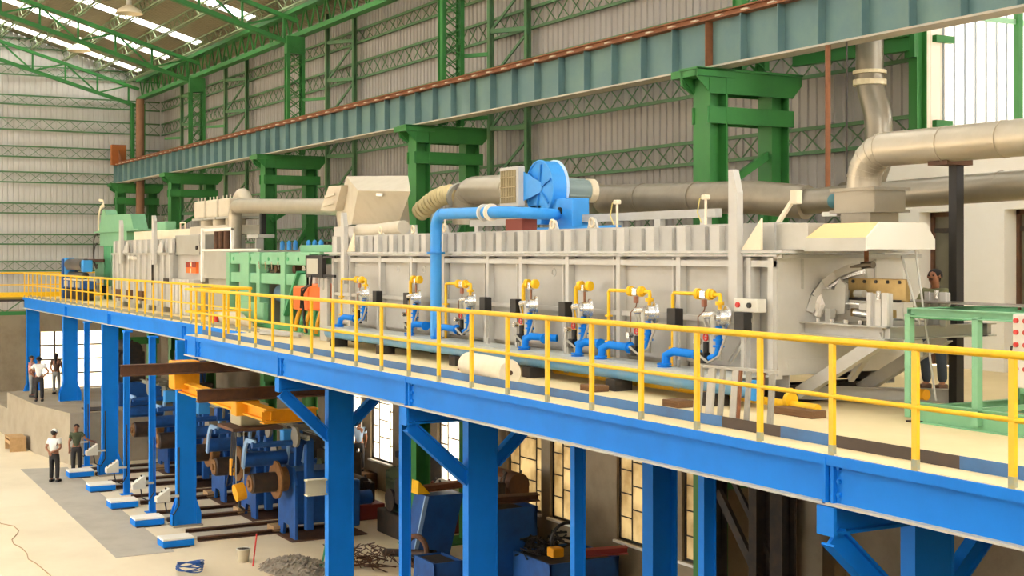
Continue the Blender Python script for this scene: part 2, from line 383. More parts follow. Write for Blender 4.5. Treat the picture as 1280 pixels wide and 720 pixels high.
# ------------------------------------------------------------------ roof trusses along Y
TW = ['nearest the end wall', 'above the brown end-stop corner, next from the end wall', 'whose foot stands above the tall grey duct', 'nearest the camera, crossing the top edge']
def truss(X, lab):
    t = root('roof_truss', lab, 'truss', (X, 16.4, 14.9), 'green roof trusses')
    yb = -3.0
    def zb(y): return 15.05 + .29 * (16.4 - y)
    def zt(y): return zb(y) + .86
    part('bottom_chord', MB().bar((X, 16.5, zb(16.5)), (X, yb, zb(yb)), .2, .16), GREEN, t)
    part('top_chord', MB().bar((X, 16.6, zt(16.6)), (X, yb, zt(yb)), .16, .14), GREEN if X > -50 else GREEN, t)
    y = 16.1; k = 0
    while y > yb + 1.6:
        part('strut', MB().bar((X, y, zb(y)), (X, y, zt(y)), .08, .08), GREEN, t)
        y2 = y - 1.5
        a, b = ((y, zt(y)), (y2, zb(y2))) if k % 2 == 0 else ((y, zb(y)), (y2, zt(y2)))
        part('diagonal', MB().bar((X, a[0], a[1]), (X, b[0], b[1]), .07, .07), GREEN, t)
        y = y2; k += 1
truss(-67.3, 'green lattice roof truss lying closest to the grey end wall')
truss(-57.0, 'green lattice roof truss carried by the second lattice column from the end wall')
truss(-45.0, 'green lattice roof truss nearest the camera, cut by the top edge above the middle bay')
# upper lattice columns standing on the crane columns
def lattice_col(X, z0, z1, lab, capz):
    t = root('lattice_column', lab, 'column', (X, 16.45, z0), 'green lattice columns above the crane girder')
    for dy in (-.27, .27):
        part('flange_post', MB().ib((X, 16.45 + dy, z0), (X, 16.45 + dy, z1), .28, .12, .02, .02, (1, 0, 0)), GREEN, t)
    la = MB(); k = int((z1 - z0) / .36)
    for side in (-.12, .12):
        for i in range(k):
            a = z0 + (z1 - z0) * i / k; b = z0 + (z1 - z0) * (i + 1) / k
            la.bar((X + side, 16.18, a if i % 2 else b), (X + side, 16.72, b if i % 2 else a), .05, .02)
            la.bar((X + side, 16.18, b if i % 2 else a), (X + side, 16.72, a if i % 2 else b), .04, .02)
    part('lacing', la, GREEN, t, stuff=True)
    if capz: part('head_plate', MB().box(X - .13, X + .13, 16.12, 16.78, z1 - .4, z1 + .2), GREEN, t)
LC = [(-56.8, 'second from the end wall, left of the stubby wall brackets'), (-44.9, 'left of the middle of the picture, under the skylight end'), (-32.8, 'rising past the top edge above the middle of the crane girder'), (-20.2, 'short green lattice stub')]
lattice_col(-66.9, 11.2, 15.1, 'green lattice column in the far corner beside the brown downpipe', False)
lattice_col(-56.8, 11.2, 15.0, 'green lattice column with plated head, far one, second from the corner', True)
lattice_col(-44.9, 11.2, 15.1, 'green lattice column with plated head under the near skylight', True)
lattice_col(-32.8, 11.2, 18.0, 'green lattice column cut by the top edge at the middle of the picture', True)
lattice_col(-20.2, 11.2, 18.0, 'green lattice column whose foot shows at the top edge above the big near crane column', True)
# eave girder along X
eg = root('eave_girder', 'long green eave girder under the roof edge joining the lattice columns', 'girder', (-45, 16.6, 15.2))
part('top_chord', MB().bar((XE + .7, 16.75, 16.35), (-18, 16.75, 16.35), .35, .22), GREEN, eg)
part('bottom_chord', MB().bar((XE + .7, 16.75, 15.42), (-18, 16.75, 15.42), .3, .16), GREEN, eg)
la = MB()
for j in range(100):
    a = XE + .8 + .5 * j
    la.bar((a, 16.75, 15.42 if j % 2 else 16.35), (a + .5, 16.75, 16.35 if j % 2 else 15.42), .05)
part('lacing', la, GREEN, eg, stuff=True)
# wind posts on the back wall with triangular brackets
for X, lab in ((-61.5, 'small green trussed wall post in the far dark corner'), (-54.9, 'green trussed wall post between the two far lattice columns'), (-43.4, 'green trussed wall post beside the lattice column under the near skylight'), (-31.6, 'green trussed wall post right of the lattice column at the middle top')):
    t = root('wall_post', lab, 'post', (X, 17.4, 9.5), 'green wall posts')
    part('front_post', MB().ib((X - .45, 17.25, 9.3), (X - .45, 17.25, 16), .14, .14), GREEND, t)
    part('rear_post', MB().ib((X + .5, 17.85, 9.3), (X + .5, 17.85, 16), .14, .14), GREEND, t)
    for z in (9.6, 11.1, 12.4, 13.7, 15.0):
        part('bracket', MB().bar((X - .45, 17.25, z), (X + .5, 17.85, z), .1, .12), GREEND, t)
        if z < 15: part('diagonal', MB().bar((X - .45, 17.25, z), (X + .5, 17.85, z + 1.2), .06, .06), GREEND, t)
    for z in (11.4, 13.1): part('tie', MB().bar((X - 1.3, 16.7, z), (X - .45, 17.25, z), .1, .1), GREEN, t)
t = root('corner_post', 'tall green steel column at the edge of the bright translucent wall', 'column', (XC, 18, 9.57))
part('shaft', MB().ib((XC, 17.95, 9.57), (XC, 17.95, 15), .24, .2, .03, .03, (0, 1, 0)), GREEN, t)
part('tie_beam', MB().ib((-20.0, 17.3, 11.45), (XC, 17.75, 11.45), .28, .16), GREEN, t)
part('upper_gusset', MB().box(XC - .12, XC + .12, 17.75, 17.8, 11.2, 11.7), GREEN, t)
# high bay lamps
for (X, Y, Z, lab) in ((-62.7, 12.8, 16.85, 'dome lamp under the skylight over the end bay'), (-52.6, 12.6, 16.95, 'dome lamp hanging at the second skylight, near the top edge')):
    t = root('high_bay_lamp', lab, 'lamp', (X, Y, Z))
    sh = MB(); sh.tube([(X, Y, Z + .34), (X, Y, Z + .3), (X, Y, Z + .16), (X, Y, Z)], [.1, .18, .42, .52], 18, False)
    part('shade', sh, CREAM, t, True)
    part('ballast', MB().cyl((X, Y, Z + .33), (X, Y, Z + .62), .1, 12), GREYB, t)
    part('hanger', MB().cyl((X, Y, Z + .6), (X, Y, roofz(Y) - .5), .015, 6), DARK, t)
# ------------------------------------------------------------------ crane runway
CC = [-20.2, -32.8, -44.9, -56.8, -66.4]
CLAB = ['large green portal crane column nearest the camera, behind the right half of the furnace', 'green portal crane column standing behind the blue fan and flexible duct', 'green portal crane column behind the grey duct left of the tilted hood', 'green portal crane column behind the grey tanks, second from the far corner', 'green portal crane column in the far corner at the end of the girder']
def crane_col(X, lab):
    t = root('crane_column', lab, 'column', (X, 16.3, 0), 'green portal crane columns')
    part('front_leg', MB().ib((X, 15.5, 0), (X, 15.5, 10.98), .42, .5, .03, .02, (0, 1, 0)), GREEN, t)
    part('rear_leg', MB().ib((X, 17.0, 0), (X, 17.0, 10.98), .42, .4, .03, .02, (0, 1, 0)), GREEN, t)
    pl = [(15.0, 11.13), (17.5, 11.13), (17.5, 10.95), (17.28, 10.7), (15.32, 10.7), (15.0, 11.0)]
    part('corbel', MB().prism(pl, 'x', X + .2, X + .23).prism(pl, 'x', X - .23, X - .2).box(X - .27, X + .27, 14.98, 17.5, 11.12, 11.16), GREEN, t)
    part('corbel_seat', MB().box(X - .55, X + .27, 15.0, 15.85, 11.0, 11.14).prism([(15.02, 11.0), (15.5, 11.0), (15.3, 10.7), (15.05, 10.85)], 'x', X - .3, X - .24), GREEN, t)
    part('cross_beam', MB().box(X + .2, X + .24, 15.25, 17.3, 10.15, 10.46).box(X - .24, X - .2, 15.25, 17.3, 10.15, 10.46), GREEN, t)
    for z in (6.0, 3.4):
        part('cross_beam', MB().box(X + .2, X + .24, 15.25, 17.3, z, z + .35), GREEN, t)
    part('diagonal', MB().bar((X + .05, 15.6, 8.9), (X + .05, 16.95, 9.7), .1, .14), GREEN, t)
    part('diagonal', MB().bar((X + .05, 15.6, 6.4), (X + .05, 16.95, 8.8), .1, .14), GREEN, t)
    part('base_plate', MB().box(X - .5, X + .5, 15.1, 17.4, 0, .04), GREEN, t)
for X, l in zip(CC, CLAB): crane_col(X, l)
GZ0, GZ1, GY = 11.17, 12.08, 15.55
def girder(x0, x1, lab):
    t = root('crane_girder', lab, 'girder', ((x0 + x1) / 2, GY, GZ0), 'grey blue crane girders')
    part('web', MB().box(x0, x1, GY - .012, GY + .012, GZ0 + .03, GZ1 - .03), GIRD, t)
    part('top_flange', MB().box(x0, x1, GY - .2, GY + .2, GZ1 - .03, GZ1), RUST, t)
    part('bottom_flange', MB().box(x0, x1, GY - .2, GY + .2, GZ0, GZ0 + .035), mat('dusty_grey_flange', 'B9AE9A', .7, dirt='8FA0A0', amt=.6), t)
    me = MB().box(-.01, .01, -.17, -.012, GZ0 + .035, GZ1 - .03).mesh('stiffener', GIRD)
    k = round((x1 - x0) / 1.02)
    for i in range(1, k): inst('stiffener', me, (x0 + (x1 - x0) * i / k, GY, 0), t)
    part('joint_plate', MB().box(x0, x0 + .02, GY - .18, GY + .18, GZ0, GZ1), RUST if x0 == -20.2 else GIRD, t)
    me = MB().cbox((0, -.13, GZ1 + .02), .16, .08, .04).mesh('rail_clip', mat('pale_clip', 'CBBFA4', .6))
    k = round((x1 - x0) / .75)
    for i in range(k): inst('rail_clip', me, (x0 + (x1 - x0) * (i + .5) / k, GY, 0), t)
girder(-67.3, -56.8, 'far end crane girder bay from the end stop to the second column')
girder(-56.8, -44.9, 'crane girder bay above the grey tanks and tall duct')
girder(-44.9, -32.8, 'crane girder bay passing above the tilted beige hood')
girder(-32.8, -20.2, 'crane girder bay passing above the blue fan')
girder(-20.2, -4, 'nearest crane girder bay running out at the top right corner')
single('crane_rail', MB().ib((-67.3, GY, GZ1 + .075), (-4, GY, GZ1 + .075), .13, .11, .03, .025), RUST, 'long rusty crane rail on top of the grey blue girders', 'rail')
t = root('end_stop', 'rusty brown end stop plate standing on the far end of the crane rail', 'stop', (-67.1, GY, GZ1))
part('plate', MB().bbox(-67.2, -66.9, GY - .35, GY + .35, GZ1 + .0, GZ1 + .98, .02), mat('orange_rust', '9C5A28', .8, dirt='7A4420', amt=.5), t)
part('gusset', MB().prism([(-66.9, GZ1), (-66.3, GZ1), (-66.9, GZ1 + .7)], 'y', GY - .02, GY + .02), RUST, t)
single('downpipe', MB().cyl((-65.85, 16.3, PZ), (-65.85, 16.3, 15.2), .2, 14), mat('brown_pipe', '8A6448', .7, dirt='6A4A34', amt=.5), 'tall rusty brown pipe in the far corner beside the girder end', 'pipe', smooth=True)
# ------------------------------------------------------------------ mezzanine
struct('deck_slab', MB().box(-32.55, 10, 9.16, 18.1, PZ - .1, PZ).box(-64.9, -32.55, 10.76, 18.1, PZ - .1, PZ), DECKM)
def edge_beam(x0, x1, Y, splices, lab):
    t = root('edge_beam', lab, 'beam', ((x0 + x1) / 2, Y, PZ - .5))
    part('web', MB().box(x0, x1, Y + .05, Y + .07, PZ - .5, PZ - .1), BLUE, t)
    part('top_flange', MB().box(x0, x1, Y - .02, Y + .2, PZ - .11, PZ - .012), BLUE, t)
    part('bottom_flange', MB().box(x0, x1, Y - .03, Y + .2, PZ - .5, PZ - .475), DUSTY, t)
    for X in splices:
        part('splice_plate', MB().box(X - .06, X - .02, Y - .03, Y + .06, PZ - .49, PZ - .03), BLUE, t)
        part('splice_plate', MB().box(X + .02, X + .06, Y - .0, Y + .06, PZ - .49, PZ - .05), BLUE, t)
        for z in (-.13, -.26, -.39): part('bolt', MB().cyl((X + .1, Y + .05, PZ + z), (X + .1, Y + .02, PZ + z), .024, 6), BLUE, t)
edge_beam(-32.6, 10, 9.15, (-10.05, -19.8, -25.85, -31.6), 'long blue edge beam of the raised deck running to the right edge')
edge_beam(-64.75, -32.6, 10.75, (-55.2, -47.8, -38.5), 'blue edge beam of the set back far stretch of deck')
single('trimmer_beam', MB().box(-32.62, -32.6, 9.15, 10.8, PZ - .5, PZ - .02), BLUE, 'short blue beam end closing the step in the deck edge', 'beam')
def rail_run(t, x0, x1, Y, step, x_first, zmid=.56):
    part('top_rail', MB().cyl((x0, Y, PZ + 1.1), (x1, Y, PZ + 1.1), .036, 12), YEL, t, True)
    part('middle_rail', MB().cyl((x0, Y, PZ + zmid), (x1, Y, PZ + zmid), .024, 10), YEL, t, True)
    me = MB().box(-.032, .032, -.02, .02, -.04, 1.08).mesh('post', YEL); x = x_first
    bs = MB().box(-.034, .034, -.022, .022, -.04, .09).mesh('post_foot', mat('worn_post_foot', '9AA08A', .6, dirt='C8A63A', amt=.8, scale=9))
    while x > x0:
        p = inst('post', me, (x, Y, PZ), t); f = bpy.data.objects.new('post_foot', bs); COL.objects.link(f); f.parent = p
        x -= step
t = root('guard_railing', 'yellow guard railing along the near edge of the deck', 'railing', (-15, 9.17, PZ))
rail_run(t, -32.6, -3.0, 9.17, 1.085, -4.6)
TOEB = mat('toe_board_blue', '3A6FA8', .5, dirt='3A4048', amt=.7, scale=.9); TOED = mat('toe_board_bare', '4A3E36', .6, dirt='30302F', amt=.6, scale=1.5)
for a, b, m in ((-32.4, -24, TOEB), (-24, -17.9, TOEB), (-17.9, -12.2, TOEB), (-12.2, -11.2, TOED), (-11.2, -10.4, TOEB), (-10.4, -8.75, TOED), (-8.75, -3, TOEB)): part('toe_board', MB().box(a, b, 9.52, 9.535, PZ, PZ + .12), m, t)
t = root('guard_railing', 'yellow guard railing along the set back far deck edge', 'railing', (-48, 10.77, PZ))
rail_run(t, -64.6, -32.5, 10.77, 1.03, -32.6)
part('toe_board', MB().box(-64.5, -32.5, 10.98, 11.0, PZ, PZ + .1), mat('toe_board_grey', '8E8A78', .7), t)
t = root('guard_railing', 'short yellow return railing across the step in the deck edge', 'railing', (-32.55, 9.9, PZ))
part('top_rail', MB().cyl((-32.55, 9.17, PZ + 1.1), (-32.5, 10.77, PZ + 1.1), .036, 12), YEL, t, True)
part('middle_rail', MB().cyl((-32.55, 9.17, PZ + .56), (-32.5, 10.77, PZ + .56), .024, 10), YEL, t, True)
for y in (9.6, 10.2): part('post', MB().cbox((-32.53, y, PZ + .52), .05, .05, 1.1), YEL, t)
# end gallery along the end wall
t = root('gallery_walkway', 'narrow yellow railed gallery crossing in front of the end wall', 'walkway', (-65.5, 6, PZ))
part('floor_plate', MB().box(-66.4, -65.0, -6, 10.9, PZ - .1, PZ), mat('ochre_plate', '8F7A30', .7), t)
part('kick_plate', MB().box(-65.02, -65.0, -6, 16, PZ, PZ + .22), YEL, t)
part('top_rail', MB().cyl((-65.0, -6, PZ + 1.1), (-65.0, 16, PZ + 1.1), .036, 10), YEL, t)
part('middle_rail', MB().cyl((-65.0, -6, PZ + .56), (-65.0, 16, PZ + .56), .024, 8), YEL, t)
for i in range(7): part('post', MB().cbox((-65.0, 9.4 - 1.6 * i if i < 6 else 12.4, PZ + .54), .05, .05, 1.08), YEL if i else RUSTD, t)
part('bottom_chord', MB().box(-65.1, -64.9, -6, 11.2, 4.98, 5.15), GREEN, t)
part('top_chord', MB().box(-65.08, -64.95, -6, 11.2, PZ - .2, PZ - .1), DARK, t)
for i in range(12): part('diagonal', MB().bar((-65, 10.8 - i * .8, 5.1 if i % 2 else PZ - .12), (-65, 10.0 - i * .8, PZ - .12 if i % 2 else 5.1), .09, .04), GREEND, t)
# platform columns and cross beams
def pcol(X, Y, z0, top, lab, brace=True, fl=.2, dp=.55):
    t = root('platform_column', lab, 'column', (X, Y + dp / 2, z0), 'blue platform columns')
    part('rear_gusset', MB().prism([(Y + dp, z0 + .03), (Y + dp + .14, z0 + .03), (Y + dp + .14, z0 + .35), (Y + dp, z0 + .75)], 'x', X - .14, X + .14), BLUE, t)
    part('front_flange', MB().box(X - fl / 2, X + fl / 2, Y, Y + .03, z0 + .03, top), BLUE, t)
    part('rear_flange', MB().box(X - fl / 2, X + fl / 2, Y + dp - .03, Y + dp, z0 + .03, top), BLUE, t)
    part('web', MB().box(X - .09, X + .09, Y + .03, Y + dp - .03, z0 + .03, top), BLUE, t)
    part('base_plate', MB().box(X - .3, X + .3, Y - .15, Y + dp + .15, z0, z0 + .035), PLIN, t)
    gp = [(Y - .14, z0 + .03), (Y, z0 + .03), (Y, z0 + .75), (Y - .14, z0 + .35)]
    part('base_gusset', MB().prism(gp, 'x', X - .14, X - .1).prism(gp, 'x', X + .1, X + .14).box(X - .14, X + .14, Y - .13, Y - .1, z0 + .03, z0 + .35), BLUE, t)
    if brace:
        part('cantilever', MB().ib((X, 9.14, top - .14), (X, 18.0, top - .14), .26, .2, .03, .02), BLUE, t)
        part('end_plate', MB().box(X - .12, X + .12, 9.1, 9.14, top - .28, top), BLUE, t)
        part('knee_brace', MB().ib((X, 9.2, top - .3), (X, Y + .05, top - 1.25), .22, .18, .025, .05), BLUE, t)
        part('knee_brace', MB().ib((X, Y + dp + .8, top - .25), (X, Y + dp - .02, top - 1.0), .2, .16, .02, .05), BLUE, t)
    return t
TP = PZ - .51
pcol(-10.05, 10.2, 0, TP, 'blue platform column at the lower right corner with a knee brace')
pcol(-19.85, 10.22, 0, TP, 'thick blue platform column under the rolled white cloth, with long knee brace')
pcol(-25.85, 10.15, 0, TP, 'thick blue platform column left of centre carrying a bolted pale bracket')
pcol(-38.5, 10.55, 0, TP, 'blue platform column behind the yellow hoist beam, under the deck step', False)
pcol(-48.6, 10.7, 0, TP, 'blue platform column standing beside the concrete plinth', False, .24)
pcol(-55.7, 10.75, 1.9, TP, 'blue platform column on top of the concrete plinth', False, .24)
pcol(-63.9, 10.75, 1.2, TP, 'blue platform column at the far left end of the deck', False, .24)
for X, Y, lab in ((-22.83, 10.4, 'slim blue post at the middle of the near deck, left of the tilted blue bin'), (-16.82, 10.4, 'slim blue post between the two pairs of lit windows'), (-13.75, 10.4, 'slim blue post before the dark doorway'), (-40.96, 10.4, 'slim blue post with push-button box, left of the hoist beam end'), (-44.37, 10.45, 'slim blue post, second from the plinth'), (-51.05, 10.6, 'slim blue post on which the man in green leans')):
    t = root('slim_post', lab, 'post', (X, Y, 0), 'slim blue posts under the deck')
    wf = .12
    part('shaft', MB().ib((X, Y + .1, 0), (X, Y + .1, TP), .19, wf, .02, .06, (0, 1, 0)), BLUE, t)
    part('cap', MB().box(X - .1, X + .25, Y - .02, Y + .24, TP - .06, TP), BLUE, t)
    part('foot', MB().box(X - .15, X + .15, Y - .1, Y + .3, 0, .02), BLUE, t)
t = root('rear_platform_column', 'blue column deep under the deck at the right of the lit windows', 'column', (-18.57, 13.2, 0))
part('shaft', MB().ib((-18.57, 13.2, 0), (-18.57, 13.2, TP), .5, .3, .03, .04, (0, 1, 0)), BLUE, t); part('base', MB().box(-18.87, -18.27, 12.8, 13.6, 0, .03), BLUE, t)
for i, X in enumerate((-31.6, -44.5, -50.5, -55.7, -60)):
    single('deck_joist', MB().ib((X, 10.9, PZ - .3), (X, 18.0, PZ - .3), .36, .18, .02, .02), BLUE, 'blue floor joist crossing under the deck, ' + ('near the step', 'above the middle decoiler', 'above the plinth edge', 'over the plinth column', 'at the far end')[i], 'joist', group='deck joists')
for Y, l in ((12.6, 'front'), (15.2, 'rear')):
    single('deck_stringer', MB().ib((-64, Y, PZ - .3), (8, Y, PZ - .3), .34, .18, .02, .02), BLUE, 'blue %s stringer running the length of the deck underside' % l, 'joist')
single('bracket_stub', MB().ib((-25.85, 9.7, 3.05), (-25.85, 10.13, 3.05), .32, .2, .03, .02), mat('pale_primer', 'CFC7A8', .6), 'pale bolted beam stub fixed to the thick blue column', 'bracket')
# ================================================================== MACHINES ON THE DECK
FY = 11.3                                  # front face of the long furnace
t = root('furnace', 'long silver grey furnace with ribbed lid and yellow burner pipes along its front', 'furnace', (-21, 12.4, PZ))
X0, X1, YR = -28.45, -13.43, 13.52
ribs = [-28.4, -27.43, -25.8, -24.28, -22.86, -21.1, -19.92, -18.42, -16.96, -15.45, -13.92, -13.48]
part('body', MB().box(X0, X1, FY + .16, YR, 6.22, 7.74), SILV, t)
for a, b in zip(ribs, ribs[1:]):
    if b - a > .5: part('panel', MB().box(a + .04, b - .04, FY + .1, FY + .17, 6.25, 7.68), SILV, t)
for x in ribs: part('rib', MB().ch((x, FY + .07, 6.15), (x, FY + .07, 7.7), .1, .16, .015, (1, 0, 0)), SILVR, t)
for x in ribs[1:-2]: part('rib', MB().box(x - .2, x - .17, FY + .03, FY + .12, 6.15, 7.7), SILVR, t)
part('waist_rail', MB().box(X0, -13.9, FY + .02, FY + .14, 6.83, 6.9), SILVR, t)
part('top_flange', MB().box(X0 - .1, X1 + .1, FY - .04, YR + .05, 7.715, 7.74), SILVR, t)
part('top_rail', MB().box(X0, X1, FY + .0, FY + .12, 7.58, 7.66), SILVR, t)
part('base_frame', MB().ch((X0, FY + .2, 6.12), (X1, FY + .2, 6.12), .2, .14), SILV, t)
part('base_frame', MB().ch((X0, YR - .2, 6.12), (X1, YR - .2, 6.12), .2, .14), SILV, t)
for i in range(8): part('foot', MB().box(X0 + .4 + i * 2.0, X0 + .7 + i * 2.0, FY + .3, YR - .2, PZ, 6.03), DARK, t)
lid = part('lid', MB().box(X0 - .3, -13.55, FY + .12, YR - .1, 7.78, 8.15), SILV, t)
part('lid_flange', MB().box(X0 - .35, -13.2, FY - .06, YR + .02, 7.755, 7.79), SILVR, lid)
x = X0 + .1; i = 0
me = MB().box(-.1, .1, FY + .03 - FY, .13, 7.79, 8.13).mesh('lid_rib', SILVR)
while x < -14.3:
    inst('lid_rib', me, (x, FY, 0), lid); x += .76
    if x < -14.5: part('lid_stiffener', MB().box(x - .28, x - .26, FY + .06, FY + .13, 7.79, 8.12), SILV, lid)
part('lid_end', MB().box(-13.55, -12.95, FY + .15, YR - .3, 7.8, 8.13), STEEL, lid)
for x in (-26.2, -24.6, -23.2, -19.2, -18.0):
    lg = MB(); lg.prism([(x - .16, 8.13), (x + .16, 8.13), (x + .07, 8.3), (x - .07, 8.3)], 'y', FY + .2, FY + .23)
    part('lifting_lug', lg, SILVR, lid)
    part('eye', MB().tube(arc((x, FY + .19, 8.24), (1, 0, 0), (0, 0, 1), .07, 0, 360, 10), .02, 6, False), CREAM, lid)
for x, z0, z1 in ((-14.1, 6.9, 8.85), (-27.55, 7.1, 8.65)):
    g = MB().prism([(x - .09, z0), (x + .09, z0), (x + .09, z1 - .3), (x + .0, z1), (x - .09, z1)], 'y', FY - .12, FY - .02)
    part('guide_post', g, WHITE if 0 else SILVR, t)
    part('gusset', MB().prism([(x + .1, 7.8), (x + .5, 7.8), (x + .5, 8.2)], 'y', FY - .06, FY - .03), CREAM, t)
for x in (-27.9, -25.1, -23.9, -19.0, -17.0): part('hanging_ring', MB().tube(arc((x, FY + .1, 7.45), (1, 0, 0), (0, 0, 1), .06, 0, 360, 10), .015, 6, False), SILVR, t)
# discharge end of the furnace
EX = X1
ENDP = mat('brushed_end_sheet', 'CBC8BE', .4, metal=.2, dirt='B4AFA2', amt=.5, scale=1.3)
part('end_plate', MB().box(EX, EX + .03, FY + .05, YR, 6.2, 7.7), ENDP, t)
part('lower_band', MB().box(EX + .03, EX + .04, FY + .2, YR - .1, 6.28, 6.4), ENDP, t)
part('end_flange', MB().box(EX, EX + .16, FY + .0, YR + .2, 7.69, 7.74), STEEL, t)
for y in (11.75, 13.0): part('plate_joint', MB().box(EX + .03, EX + .045, y - .015, y + .015, 7.3, 7.68), STEEL, t)
# sweeping spout: nested bent strips leaving the end plate
for k in range(3):
    o_ = .07 * k
    pts = [(EX + .04, 11.86 + o_, 7.0 + o_ * .4), (EX + .07, 11.92 + o_, 7.2), (EX + .12, 12.03 + o_, 7.36 - o_ * .2), (EX + .25, 12.12 + o_ * .8, 7.48 - o_ * .5), (EX + .45, 12.16 + o_ * .6, 7.56 - o_ * .7), (EX + .65, 12.18 + o_ * .5, 7.6 - o_ * .8)]
    sp = MB()
    for a, b in zip(pts, pts[1:]): sp.bar(a, b, .05, .1)
    part('spout_strip', sp, CHROME if k == 1 else STEEL, t)
part('insulation', MB().tube([(EX + .05, 11.98, 6.96), (EX + .12, 11.98, 7.1), (EX + .08, 12.02, 7.24)], [.06, .08, .05], 8), mat('ceramic_wool', 'EFE7D8', 1, bump=.8), t)
# hood at the discharge end
t = root('extract_hood', 'cream topped box hood projecting over the right end of the furnace', 'hood', (-12.4, 12.1, 7.8))
part('skirt', MB().box(-12.95, -11.9, 11.4, 12.5, 7.8, 7.94), STEEL, t)
mb = MB(); mb.add([(-12.95, 11.4, 7.94), (-11.9, 11.4, 7.94), (-11.9, 12.5, 7.94), (-12.95, 12.5, 7.94), (-12.83, 11.6, 8.12), (-11.9, 11.6, 8.12), (-11.9, 12.35, 8.12), (-12.83, 12.35, 8.12)],
       [(4, 5, 6, 7), (0, 1, 5, 4), (1, 2, 6, 5), (2, 3, 7, 6), (3, 0, 4, 7), (0, 3, 2, 1)])
part('sloped_top', mb, mat('warm_top_sheet', 'E6C48A', .6), t)  # top drawn in a warmer colour than the skirt
mb = MB().prism([(11.4, 7.8), (12.5, 7.8), (12.5, 7.92), (12.35, 8.12), (11.6, 8.12), (11.4, 7.94)], 'x', -11.9, -11.87)
part('end_sheet', mb, mat('pale_end_sheet', 'DCD7CA', .6), t)
part('rim', MB().box(-12.95, -11.85, 11.38, 11.4, 7.78, 7.8), STEEL, t)
# discharge table with plates, posts and diagonal legs
t = root('discharge_table', 'silver channel frame table with diagonal legs at the furnace outlet', 'table', (-12.7, 12.4, PZ))
for a, b in (((-13.4, 11.75, 6.8), (-11.9, 11.75, 6.8)), ((-11.95, 11.75, 6.8), (-11.95, 13.6, 6.8)), ((-13.4, 13.4, 6.8), (-11.9, 13.4, 6.8))):
    part('channel', MB().ch(a, b, .16, .1, .014), SILV, t)
part('top_plate', MB().box(-13.38, -12.0, 11.82, 13.35, 6.84, 6.86), STEEL, t)
for y in (11.8, 12.85):
    part('leg', MB().ch((-12.0, y, 6.74), (-13.5, y, 5.95), .16, .1, .014), SILV, t)
part('strut', MB().bar((-12.35, 11.95, 6.6), (-13.0, 12.2, 6.15), .07), SILV, t)
part('foot_beam', MB().ch((-14.0, 11.8, 5.93), (-12.4, 13.4, 5.93), .18, .1), SILV, t)
for X, Y in ((-12.1, 11.86), (-12.0, 12.72)):
    p = part('roll_post', MB().bbox(X - .05, X + .05, Y - .07, Y + .13, 6.86, 7.27, .01), SILVR, t)
    part('flange', MB().box(X - .17, X - .1, Y - .09, Y - .06, 6.86, 7.28), SILVR, p); part('flange', MB().box(X + .08, X + .17, Y - .09, Y - .06, 6.86, 7.28), SILVR, p)
    part('back_plate', MB().box(X - .17, X + .17, Y - .06, Y - .03, 6.86, 7.27), SILV, p); part('cap_bolt', MB().cyl((X + .02, Y - .08, 7.2), (X + .02, Y - .08, 7.3), .03, 10), CHROME, p)
part('housing', MB().bbox(-13.3, -12.95, 11.98, 12.15, 7.03, 7.3, .02), STEEL, t)
part('small_post', MB().box(-13.1, -13.0, 11.86, 11.94, 6.88, 7.05), STEEL, t); part('post_foot', MB().box(-13.2, -12.9, 11.82, 12.0, 6.86, 6.89), STEEL, t)
rg = MB().bbox(-13.05, -12.05, 12.2, 12.27, 7.16, 7.44, .01)
bp_ = part('die_plate', rg, mat('brass_plate', 'B59A62', .45, metal=.4, dirt='8A7040', amt=.6, scale=4), t)
for i in range(5): part('bolt_hole', MB().disc((-12.95 + .2 * i, 12.195, 7.4), (0, 1, 0), .022, .02, 10), DARK, bp_)
part('die_plate', MB().bbox(-12.9, -12.2, 12.1, 12.2, 6.96, 7.06, .01), mat('brass_plate', 'B59A62'), t)
part('guide_arm', MB().prism([(-13.0, 6.98), (-12.86, 7.0), (-12.84, 7.36), (-12.95, 7.44), (-13.04, 7.3)], 'y', 11.96, 12.0), STEEL, t)
part('blade', MB().bar((-12.85, 12.05, 7.13), (-12.2, 12.05, 7.12), .16, .02), CHROME, t); part('gap_bar', MB().bar((-12.95, 12.15, 7.18), (-12.1, 12.15, 7.17), .05, .03), DARK, t)
part('clamp', MB().bbox(-12.6, -12.45, 11.95, 12.15, 6.95, 7.15, .02).bbox(-12.35, -12.2, 11.95, 12.1, 6.88, 7.04, .02).cyl((-12.8, 12.1, 7.25), (-12.65, 12.1, 7.25), .05, 10), STEEL, t)
part('roller', MB().cyl((-12.65, 11.95, 7.02), (-12.15, 11.95, 6.98), .05, 14), CHROME, t, True)
part('ram', MB().tube([(-12.95, 12.18, 7.58), (-12.68, 12.2, 7.61), (-12.6, 12.2, 7.61)], .045, 12), mat('burnt_steel', '6E6558', .4, metal=.5), t, True)
part('ram_bracket', MB().bar((-12.72, 12.2, 7.63), (-12.72, 12.2, 7.79), .04), RUST, t)
for i in range(9):
    part('bolt', MB().cyl((-13.2 + .13 * i, 11.83 + .1 * (i % 2), 6.86), (-13.2 + .13 * i, 11.83 + .1 * (i % 2), 6.93), .025, 8), CHROME, t)
part('drive_box', MB().bbox(-12.2, -12.06, 12.35, 12.5, 6.48, 6.7, .015), GREYB, t)
part('gear_motor', MB().cyl((-12.35, 12.7, 6.0), (-12.2, 12.7, 6.0), .07, 12), YELD, t, True)
